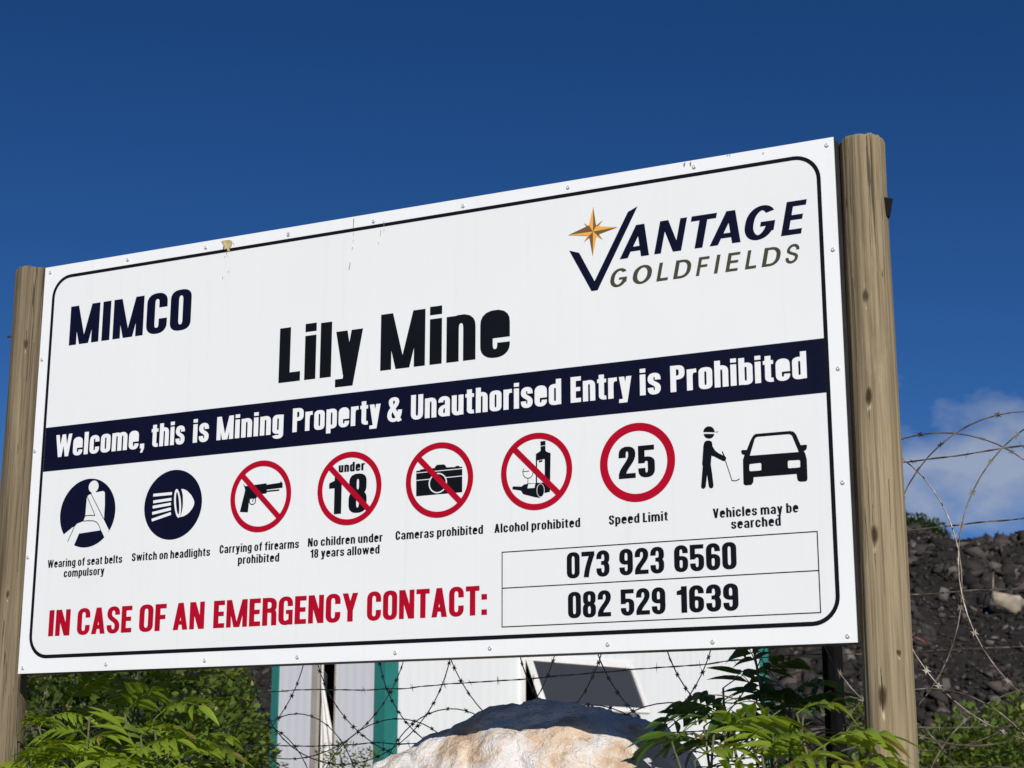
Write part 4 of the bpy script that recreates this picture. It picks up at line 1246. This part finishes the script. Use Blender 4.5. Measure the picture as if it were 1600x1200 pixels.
for nm, (S, N, s0, s1) in (('corner_trim', (SR, NR, -.012, TW)), ('corner_trim', (SL, NL, .0, TW - .02)), ('corner_trim', (SR, NR, LR, LR + .14)), ('corner_trim', (SL, NL, LL, LL + .09))):
    mb = MB()
    wallbox(mb, S, N, s0, s1, -.05, .014 if S is SR else .011, HF, HT)
    mb.build(nm, M['teal'], hut)
mb = MB()
mb.obox(HC, SR, SL, Zv, (-.35, -.35, HT + .002), (LR + .35, LL + .35, HT + .10))
mb.build('roof', M['roof'], hut)
for s in (.3, LR * .5, LR - .4):
    for l in (.25, LL - .3):
        mb = MB()
        mb.obox(HC, SR, SL, Zv, (s - .1, l - .1, .2), (s + .1, l + .1, HF - .002))
        mb.build('footing', M['roof'], hut)


def window(S, N, s0, s1, z0, z1, fm, fw, ang, panes):
    mb = MB()
    for a, b, c_, d in ((s0, s0 + fw, z0, z1), (s1 - fw, s1, z0, z1), (s0 + fw, s1 - fw, z1 - fw, z1), (s0 + fw, s1 - fw, z0, z0 + fw)):
        wallbox(mb, S, N, a, b, -.05, .022, c_, d)
    w_ = mb.build('window', fm, hut)
    # sash hinged along its top, swung outward
    H0 = HC + S * (s0 + fw) + N * .018 + Zv * (z1 - fw * .7)
    D_ = (N * math.sin(ang) - Zv * math.cos(ang))
    Q = S.cross(D_)
    if Q.dot(N) < 0:
        Q = -Q
    W_, h_ = s1 - s0 - 2 * fw, z1 - z0 - fw
    mb = MB()
    b = fw * .85
    for a, c_, d, e in ((0, b, 0, h_), (W_ - b, W_, 0, h_), (b, W_ - b, 0, b), (b, W_ - b, h_ - b, h_)):
        mb.obox(H0, S, Q, D_, (a, 0, d), (c_, .035, e))
    sa_ = mb.build('sash', fm, w_)
    mb = MB()
    mb.obox(H0, S, Q, D_, (b, .012, b), (W_ - b, .018, h_ - b))
    mb.build('glass', M['glass'], w_)


window(SR, NR, ws0, ws1, wzb, wzt, M['alu'], .05, R(24), 1)
mb = MB()                                                   # narrow window of the left wall, a curtain drawn aside in it
for a, b, c_, d in ((lx0, lx0 + .015, lzb, lzt), (lx1 - .070, lx1, lzb, lzt), (lx0 + .015, lx1 - .070, lzt - .04, lzt), (lx0 + .015, lx1 - .070, lzb, lzb + .04)):
    wallbox(mb, SL, NL, a, b, -.02, .010, c_, d)
wl_ = mb.build('window', M['beige'], hut)
mb = MB()
cur = []
zc0, zc1 = along(505, 1062, SL, NL)[1], along(505, 1185, SL, NL)[1]
for i in range(25):
    t = i / 24
    z = lzt - .05 - (lzt - lzb - .09) * t
    wd_ = (lx1 - lx0 - .087) * min(1, max(.02, (zc0 - z) / (zc0 - zc1)))
    for j in range(17):
        u_ = j / 16
        cur.append(HC + SL * (lx1 - .071 - max(.006, wd_) * u_) + NL * (-.040 - .012 * math.sin(u_ * 15)) + Zv * z)
mb.add(cur, [(i * 17 + j, i * 17 + j + 1, (i + 1) * 17 + j + 1, (i + 1) * 17 + j) for i in range(24) for j in range(16)])
mb.build('curtain', flat('pale curtain', (.70, .69, .66), .9), wl_, smooth=True)

# ------------------------------------------------------------------ spoil heap of dark rock and the wooded hill beyond
HA = R(-16)
E1, E2 = Vector((math.cos(HA), -math.sin(HA), 0)), Vector((math.sin(HA), math.cos(HA), 0))
D0, SLOPE, DCR = 25.0, .62, 33.85


def heap_z(a, d):
    t = d - D0
    crest = (DCR - D0) * SLOPE + .35 * noise.noise((a * .22, 1.7, 0)) + .35 * noise.noise((a * .8, 4.7, 0))
    z = SLOPE * t if t > 0 else 0.0
    z = min(z, crest + .06 * (d - DCR)) if d > DCR - 3 else z
    if d > DCR + 14:
        z = max(0, z - (d - DCR - 14) * .7)
    w_ = max(0, min(1, t / 2))
    return 1.0 + z + w_ * (.28 * noise.noise((a * .5, d * .5, 2)) + .16 * noise.noise((a * 1.3, d * 1.3, 6)))


def heap_pt(a, d):
    p = Vector((CAM.x, CAM.y, 0)) + E1 * a + E2 * d
    p.z = heap_z(a, d)
    return p


hm = Mat('dark mine rock', (.05, .045, .043), .9, spec=.15)
ho = hm.obj()
hv = hm.node('ShaderNodeTexVoronoi', {'Vector': ho, 'Scale': 5.5})
hn = hm.noise(ho, 9, 8, .7)
hc = hm.ramp(hm.noise(ho, .35, 5, .6), [(.35, (.027, .025, .0245)), (.55, (.037, .033, .031)), (.7, (.046, .039, .036))])
hc = hm.mix(hm.math('MULTIPLY', hn, .6), hc, (.014, .012, .012))
hm.color(hc)
hm.bump(hm.math('ADD', hv.outputs['Distance'], hn), 1.0, .10)
mb = MB()
As = [-45 + i * .42 for i in range(160)]
Ds = [22, 24, 25] + [25.3 + i * .3 for i in range(36)] + [37, 39, 42, 46, 50, 56, 62]
for d in Ds:
    for a in As:
        p = heap_pt(a, d)
        if d < 24.5:
            p.z -= 2.0
        mb.v.append(tuple(p))
na = len(As)
for j in range(len(Ds) - 1):
    for i in range(na - 1):
        mb.f.append((j * na + i, j * na + i + 1, (j + 1) * na + i + 1, (j + 1) * na + i))
        mb.m.append(0)
mb.t = [.5] * len(mb.v)
tag(mb.build('spoil_heap', hm.m), kind='structure')


def stone_proto(seed, flat_=.7, sub_=1, npt=15):
    """an angular broken block: the hull of a few random points"""
    rg = random.Random(seed)
    b = bmesh.new()
    for _ in range(npt):
        d = Vector((rg.gauss(0, 1), rg.gauss(0, 1), rg.gauss(0, 1))).normalized() * rg.uniform(.45 if npt < 12 else .72, 1.12)
        b.verts.new((d.x, d.y, d.z * flat_))
    r_ = bmesh.ops.convex_hull(b, input=b.verts)
    bmesh.ops.delete(b, geom=[g_ for g_ in r_['geom_interior'] if isinstance(g_, bmesh.types.BMVert)], context='VERTS')
    if sub_ > 1:
        bmesh.ops.bevel(b, geom=b.edges[:], offset=.05, segments=1, affect='EDGES')
        bmesh.ops.triangulate(b, faces=b.faces[:])
        for _ in range(sub_ - 1):
            bmesh.ops.subdivide_edges(b, edges=b.edges[:], cuts=1, use_grid_fill=True)
        bmesh.ops.triangulate(b, faces=b.faces[:])
        for v in b.verts:
            v.co *= 1 + .07 * noise.noise(v.co * 2.6 + Vector((seed, 0, 0))) + .03 * noise.noise(v.co * 7 + Vector((seed, 0, 0)))
    b.verts.index_update()
    vs_ = np.array([tuple(v.co) for v in b.verts])
    fs_ = np.array([[v.index for v in f.verts] for f in b.faces])
    b.free()
    return vs_, fs_


protos = [stone_proto(s, .5 + .05 * s, 1, 7 + s % 4) for s in range(12)]


def scatter(n, pick, smin, smax, seed):
    rg = random.Random(seed)
    V_, F_, T_ = [], [], []
    b = 0
    for _ in range(n):
        p, sc = pick(rg)
        pv, pf = protos[rg.randrange(len(protos))]
        s = smin * (smax / smin) ** (rg.random() ** 3.6) * sc
        m = Matrix.Rotation(rg.uniform(0, 6.3), 3, 'Z') @ Matrix.Rotation(rg.gauss(0, .5), 3, 'X') @ Matrix.Rotation(rg.gauss(0, .5), 3, 'Y')
        q = (pv * np.array([s * rg.uniform(.8, 1.4), s, s * rg.uniform(.7, 1.0)])) @ np.array(m).T + np.array(p)
        V_.append(q)
        F_.append(pf + b)
        b += len(pv)
        T_ += [rg.random()] * len(pv)
    return np.concatenate(V_), np.concatenate(F_), T_


def mesh_np(name, v, f, t, mat, loc=(0, 0, 0)):
    me = bpy.data.meshes.new(name)
    k = f.shape[1]
    me.vertices.add(len(v))
    me.vertices.foreach_set('co', (v - np.array(loc)).astype(np.float32).ravel())
    me.loops.add(f.size)
    me.loops.foreach_set('vertex_index', f.astype(np.int32).ravel())
    me.polygons.add(len(f))
    me.polygons.foreach_set('loop_start', np.arange(0, f.size, k, dtype=np.int32))
    me.polygons.foreach_set('loop_total', np.full(len(f), k, dtype=np.int32))
    at = me.attributes.new('tint', 'FLOAT', 'POINT')
    at.data.foreach_set('value', np.array(t, dtype=np.float32))
    me.materials.append(mat)
    me.update(calc_edges=True)
    o = bpy.data.objects.new(name, me)
    o.location = loc
    COL.objects.link(o)
    return o


sm_ = Mat('broken dark rock', (.06, .05, .05), .85, spec=.2)
st_ = sm_.node('ShaderNodeAttribute', None, attribute_name='tint').outputs['Fac']
sc_ = sm_.ramp(st_, [(0, (.016, .0145, .0145)), (.40, (.034, .030, .029)), (.72, (.060, .051, .048)), (.90, (.105, .088, .08)), (1, (.20, .18, .165))])
sc_ = sm_.mix(sm_.math('MULTIPLY', sm_.noise(sm_.obj(), 14, 6, .7), .5), sc_, (.015, .013, .012))
sm_.color(sc_)
sm_.bump(sm_.noise(sm_.obj(), 30, 5, .7), .7, .03)


def heap_pick(lo, hi, d0=None):
    def f(rg):
        d = rg.uniform(D0 - .5, DCR + 1.5) if rg.random() < .9 else rg.uniform(DCR - 1, DCR + .6)
        px = rg.uniform(lo, hi)
        r_ = ray(px, 1000)
        hd = Vector((r_.x, r_.y, 0)).normalized()
        a = d * hd.dot(E1) / hd.dot(E2)
        p = heap_pt(a, d)
        fines = noise.noise((a * .55, d * .45, 3.3)) + .4 * noise.noise((a * 1.7, d * 1.7, 8.1))   # slips of grit between the blocks
        return (p.x, p.y, p.z + rg.uniform(-.02, .04)), (.42 if fines > .22 else 1.0)
    return f


v1, f1, t1 = scatter(34000, heap_pick(1190, 1720), .018, .30, 5)
v2, f2, t2 = scatter(9000, heap_pick(310, 560), .02, .30, 6)
tag(mesh_np('heap_rubble', np.concatenate([v1, v2]), np.concatenate([f1, f2 + len(v1)]), t1 + t2, sm_.m), kind='stuff')


def on_heap(px, py):
    d = ray(px, py)
    lo, hi = 20.0, 60.0
    for k in range(400):
        t = (20 + k * .05) / FPX
        p = CAM + d * t
        q = p - CAM
        if p.z < heap_z(q.dot(E1), q.dot(E2)):
            return p
    return CAM + d * (34 / FPX)


pale = flat('pale tan rock', (.30, .255, .20), .9, var=.35, scale=6, spec=.2)
p = on_heap(1570, 955)
pv, pf = stone_proto(31, .6, 3)
pv = pv * np.array([.52, .40, .42]) @ np.array(Matrix.Rotation(-HA, 3, 'Z')).T + np.array(p + Vector((0, 0, .10)))
tag(mesh_np('pale_rock', pv, pf, [.5] * len(pv), pale, tuple(p)), 'pale tan rock lying on the dark heap behind the wire at right', 'rock')
p = on_heap(1440, 1008)
pv, pf = stone_proto(37, .5, 2)
pv = pv * np.array([.17, .07, .06]) @ np.array(Matrix.Rotation(.5, 3, 'Y')).T + np.array(p + Vector((0, 0, .08)))
tag(mesh_np('red_rock', pv, pf, [.5] * len(pv), flat('red stone', (.22, .065, .05), .9, var=.3, scale=9), tuple(p)), 'small reddish stone slab on the heap just right of the right post', 'rock')

# far hill
mb = MB()
hp = atD(1400, 1000, 170)
hr = Mat('far hillside', (.04, .06, .03), .95, spec=.1)
hr.color(hr.ramp(hr.noise(hr.obj(), .12, 6, .7), [(.35, (.018, .034, .014)), (.65, (.05, .072, .03))]))
n_ = 48
for j in range(n_ + 1):
    for i in range(n_ + 1):
        x, y = (i / n_ - .5) * 2, (j / n_ - .5) * 2
        z = 28.6 * math.exp(-(x * 1.25) ** 2 * 2.0 - y * y * 2.4) - 1.2
        mb.v.append((hp.x - 4 + x * 75, hp.y + y * 55, z + .8 * noise.noise((x * 7, y * 7, 1))))
for j in range(n_):
    for i in range(n_):
        a = j * (n_ + 1) + i
        mb.f.append((a, a + 1, a + n_ + 2, a + n_ + 1))
        mb.m.append(0)
mb.t = [.5] * len(mb.v)
tag(mb.build('hill', hr.m, smooth=True), kind='structure')

# ------------------------------------------------------------------ plants
def leaflet(mb, p, d, n, L, W, droop, tint, fold=.25, k=5):
    """one lance-shaped leaflet folded along its midrib"""
    d = d.normalized()
    s = d.cross(n).normalized()
    n = s.cross(d)
    pts = []
    for i in range(k + 1):
        t = i / k
        w = W * .5 * (math.sin(math.pi * min(1, t ** .75 * .985 + .015)) ** .85) if 0 < i < k else 0.0
        c = p + d * (L * t) - n * (droop * L * t * t) + Vector((0, 0, -droop * L * .55 * t * t))
        pts.append((c, w))
    b = []
    for i, (c, w) in enumerate(pts):
        if w == 0:
            b.append([c])
        else:
            b.append([c + s * w + n * w * fold, c, c - s * w + n * w * fold])
    vs_, fs, ix = [], [], []
    for r_ in b:
        ix.append([len(vs_) + q for q in range(len(r_))])
        vs_ += r_
    for i in range(k):
        A, B = ix[i], ix[i + 1]
        if len(A) == 1:
            fs += [(A[0], B[1], B[0]), (A[0], B[2], B[1])]
        elif len(B) == 1:
            fs += [(A[0], A[1], B[0]), (A[1], A[2], B[0])]
        else:
            fs += [(A[0], A[1], B[1], B[0]), (A[1], A[2], B[2], B[1])]
    mb.add(vs_, fs, 0, tint)


def compound(mb, p, d, up, L, pairs, ll, lw, droop, rg, tint):
    d = d.normalized()
    s = d.cross(up).normalized()
    n = s.cross(d)
    pts = []
    K = 8
    for i in range(K + 1):
        t = i / K
        pts.append(p + d * (L * t) + Vector((0, 0, -droop * L * t * t)))
    mb.tube(pts, [.0022 - .0015 * i / K for i in range(K + 1)], 4, 0, min(.85, tint * .8), False)

    def at(t):
        x = t * K
        i = min(K - 1, int(x))
        return pts[i].lerp(pts[i + 1], x - i), (pts[i + 1] - pts[i]).normalized()
    for i in range(pairs):
        t = .28 + .62 * i / max(1, pairs - 1)
        c, tg = at(t)
        f = .78 + .30 * math.sin(math.pi * (i + .8) / (pairs + .6))
        for sg in (1, -1):
            dd = tg * rg.uniform(.45, .75) + s * sg + n * rg.uniform(.05, .3)
            leaflet(mb, c, dd, n + s * rg.uniform(-.3, .3), ll * f * rg.uniform(.88, 1.1), lw * f * rg.uniform(.85, 1.1), rg.uniform(.12, .42), 1.0 if rg.random() < .035 else min(.88, max(0, tint + rg.uniform(-.22, .15))))
    c, tg = at(1)
    leaflet(mb, c, tg, n, ll * 1.08, lw, rg.uniform(.1, .35), min(.88, tint))


M['leaf'] = leaf_mat('glossy compound leaf', (.055, .110, .012), (.25, .34, .030), .34)
M['leaf_shaded'] = leaf_mat('shaded compound leaf', (.030, .068, .012), (.105, .185, .022), .28)  # darker copy of the leaf, the board's shade painted into its greens
M['small_leaf'] = leaf_mat('small green leaves', (.035, .065, .012), (.13, .19, .025), .30, .6)
M['bark'] = flat('green brown stem', (.10, .095, .045), .8, var=.3, scale=30)


def shrub(label, base, stems, leaves, mat, group, seed, lw=.030, ll=.095, pairs=(3, 5), Lr=(.16, .26)):
    """stems: lists of points; leaves: (point, direction, tint) of every compound leaf"""
    rg = random.Random(seed)
    root = empty('leafy_shrub', base, label, 'shrub', group)
    for pts, r_ in stems:
        mb = MB()
        n = len(pts)
        mb.tube(pts, [r_ * (1 - .75 * i / (n - 1)) for i in range(n)], 7)
        mb.build('stem', M['bark'], root, smooth=True)
    mb = MB()
    for p, d, t, sc in leaves:
        compound(mb, p, d, Vector((0, 0, 1)) + Vector((rg.uniform(-.4, .4), rg.uniform(-.4, .4), 0)), rg.uniform(*Lr) * sc, rg.randint(*pairs), ll * sc * rg.uniform(.9, 1.1), lw * sc, rg.uniform(.15, .55), rg, t)
    mb.build('foliage', mat, root, tint=True)
    return root


def grow(seed, tips, base, jitter, per, tint, scale=1.0, back=.28):
    """arching stems from the base to each tip, leaves all round their upper part"""
    rg = random.Random(seed)
    stems, leaves = [], []
    for tp in tips:
        b = base + Vector((rg.uniform(-jitter, jitter), rg.uniform(-jitter, jitter) * .6, 0))
        b.z = gz(b.x, b.y) - .02
        mid = b.lerp(tp, .55) + Vector((rg.uniform(-.08, .08), rg.uniform(-.06, .06), .10))
        pts = []
        for i in range(11):
            t = i / 10
            pts.append(b * (1 - t) ** 2 + mid * 2 * t * (1 - t) + tp * t * t)
        stems.append((pts, .011))
        for k in range(per):
            t = 1 - (k / per) * .62
            i = min(9, int(t * 10))
            c = pts[i].lerp(pts[i + 1], t * 10 - i)
            a = k * 2.4 + rg.uniform(-.5, .5)
            el = .75 if k < 2 else rg.uniform(-.05, .55)
            d = Vector((math.cos(a), math.sin(a), el))
            leaves.append((c, d, min(1, max(0, tint + rg.uniform(-.28, .28) + (.25 if k < 3 else 0))), scale * (.55 + .45 * min(1, (k + 1.5) / 3)) * rg.uniform(.85, 1.15)))
    return stems, leaves


GL = 'shrubs growing at the foot of the board'
tipsA = [atY(px, py, Y) for px, py, Y in ((25, 1150, .05), (60, 1135, .15), (95, 1105, .30), (140, 1120, .15), (120, 1175, .0), (185, 1110, .35), (215, 1085, .50), (30, 1200, -.05), (75, 1195, -.02))]
st_, lv = grow(21, tipsA, Vector((tipsA[2].x + .05, .25, 0)), .22, 10, .80)
shrub('bright feather-leaved shrub at the bottom left, beside the left post', Vector((tipsA[2].x + .05, .25, gz(0, .25))), st_, lv, M['leaf'], GL, 1, .021, .080, (5, 8), (.20, .30))
tipsB = [atY(px, py, Y) for px, py, Y in ((195, 1115, .10), (215, 1075, .50), (245, 1085, .55), (220, 1150, .0), (240, 1125, .08), (255, 1130, .35), (285, 1165, .10), (265, 1175, .0), (300, 1190, .0), (195, 1190, -.05), (250, 1205, -.05))]
st_, lv = grow(22, tipsB, Vector((tipsB[4].x, .30, 0)), .25, 9, .60)
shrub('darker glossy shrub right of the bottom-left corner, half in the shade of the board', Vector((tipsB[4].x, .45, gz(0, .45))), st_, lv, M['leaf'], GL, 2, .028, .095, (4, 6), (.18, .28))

# right shrub: shaded sprays behind the board, bright sprays before the post
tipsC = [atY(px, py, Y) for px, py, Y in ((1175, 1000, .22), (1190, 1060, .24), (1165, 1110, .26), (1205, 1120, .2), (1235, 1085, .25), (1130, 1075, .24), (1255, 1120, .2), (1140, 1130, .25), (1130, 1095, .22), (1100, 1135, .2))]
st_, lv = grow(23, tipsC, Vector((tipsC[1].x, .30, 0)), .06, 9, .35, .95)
shrub('dark shaded shrub standing behind the right end of the board, before the teal trim', Vector((tipsC[1].x, .30, gz(2, .3))), st_, lv, M['leaf_shaded'], GL, 3)
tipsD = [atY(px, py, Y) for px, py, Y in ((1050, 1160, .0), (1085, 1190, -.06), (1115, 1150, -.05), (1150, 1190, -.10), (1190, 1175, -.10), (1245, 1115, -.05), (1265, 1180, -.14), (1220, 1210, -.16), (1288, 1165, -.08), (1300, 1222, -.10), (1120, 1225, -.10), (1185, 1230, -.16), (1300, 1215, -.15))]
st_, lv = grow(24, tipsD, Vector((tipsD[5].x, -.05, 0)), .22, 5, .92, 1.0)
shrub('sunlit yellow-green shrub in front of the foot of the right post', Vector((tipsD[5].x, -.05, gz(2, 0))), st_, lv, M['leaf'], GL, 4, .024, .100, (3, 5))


def bush(name, label, cat, blobs, n, lsize, tint, seed, group=None, kind=None, mat='small_leaf', stems=True):
    """a crown of leaf-sized faces through the volume of several lobes, on its stems"""
    rg = random.Random(seed)
    mb = MB()
    tot = sum(r.x * r.y + r.x * r.z for _, r in blobs)
    for c, r_ in blobs:
        for _ in range(int(n * (r_.x * r_.y + r_.x * r_.z) / tot)):
            q = Vector((rg.gauss(0, 1), rg.gauss(0, 1), rg.gauss(0, 1))).normalized()
            k = rg.random() ** .45
            p = c + Vector((q.x * r_.x, q.y * r_.y, q.z * r_.z)) * k
            cl = noise.noise(p * (1.3 / max(.3, r_.x)) * 1.4 + Vector((seed, 0, 0)))
            if cl < -.22 and k > .5:
                continue
            p += q * r_.x * .18 * cl
            d = (q + Vector((rg.gauss(0, .7), rg.gauss(0, .7), rg.gauss(0, .5)))).normalized()
            nn = (Vector((rg.gauss(0, .5), rg.gauss(0, .5), 1))).normalized()
            s = lsize * rg.uniform(.6, 1.35)
            side = d.cross(nn).normalized() * s * .32
            mb.add([p, p + d * s * .5 + side, p + d * s, p + d * s * .5 - side], [(0, 1, 2, 3)], 0, 1.0 if rg.random() < .02 else min(.88, max(0, tint + .5 * cl + rg.uniform(-.2, .2))))
    cx = sum((c for c, _ in blobs), Vector()) / len(blobs)
    base = Vector((cx.x, cx.y, min(c.z - r_.z for c, r_ in blobs)))
    if kind:
        return tag(mb.build(name, M[mat], loc=base, tint=True), kind=kind)
    root = empty(name, base, label, cat, group)
    mb.build('foliage' if name != 'tree' else 'crown', M[mat], root, tint=True)
    mb = MB()
    for c, r_ in blobs:
        b = Vector((cx.x * .6 + c.x * .4, cx.y * .6 + c.y * .4, base.z - .05))
        m = b.lerp(c, .5) + Vector((0, 0, .1 * r_.z))
        mb.tube([b, m, c + Vector((0, 0, r_.z * .3))], [r_.x * .07, r_.x * .05, r_.x * .02], 6)
    mb.build('stem' if name != 'tree' else 'trunk', M['bark'], root)
    return root


def blob(px, py, D, rx, rz, ry=None):
    return (atD(px, py, D), Vector((rx, ry or rx, rz)))


GB = 'bushes on the slope behind the fence'
bush('bush', 'dark green bush between the left post and the slope, under the board', 'bush', [blob(60, 1110, 10, .45, .55), blob(130, 1060, 10.8, .58, .65), blob(200, 1110, 10.2, .52, .52), blob(110, 1190, 9.8, .58, .4)], 11000, .055, .35, 41, GB)
bush('bush', 'mid green bush left of the hut whose edge slants down the dark slope', 'bush', [blob(275, 1070, 10.8, .50, .52), blob(325, 1125, 10.6, .36, .36), blob(350, 1165, 10.2, .30, .25), blob(290, 1180, 10, .50, .3), blob(375, 1200, 10.2, .28, .20)], 13000, .050, .75, 42, GB)
bush('bush', 'low yellow-green bush at the heap foot right of the right post', 'bush', [blob(1480, 1195, 19, .75, .42), blob(1550, 1170, 19, .8, .5), blob(1610, 1150, 20, .8, .55), blob(1430, 1215, 18.5, .5, .35), blob(1660, 1170, 20, .9, .5)], 9000, .085, .72, 43, GB)
bush('bush', 'small green tuft on the heap between fence post and right post', 'bush', [blob(1345, 1120, 21, .22, .22), blob(1352, 1165, 20.5, .3, .2)], 700, .09, .7, 44, GB)
bush('weed', 'thin pale green weed in front of the left hut wall', 'weed', [blob(530, 1183, 11, .17, .11), blob(575, 1190, 11, .12, .09)], 500, .026, .65, 45)
for k, (px, py, s, lab) in enumerate(((1404, 818, 2.0, 'dark tree touching the right post on the far wooded hill'), (1432, 824, 2.2, 'dark rounded tree in the middle of the far wooded hill'), (1458, 830, 1.8, 'lower dark tree at the right end of the far wooded hill'), (1385, 808, 2.6, 'dark tree on the far hill hidden behind the right post'))):
    bush('tree', lab, 'tree', [blob(px, py, 168, s * .62, s * .6), blob(px + 9, py + 8, 168, s * .55, s * .5), blob(px - 8, py + 9, 168, s * .55, s * .5)], 1500, .42, .02, 60 + k, 'trees on the far hill')
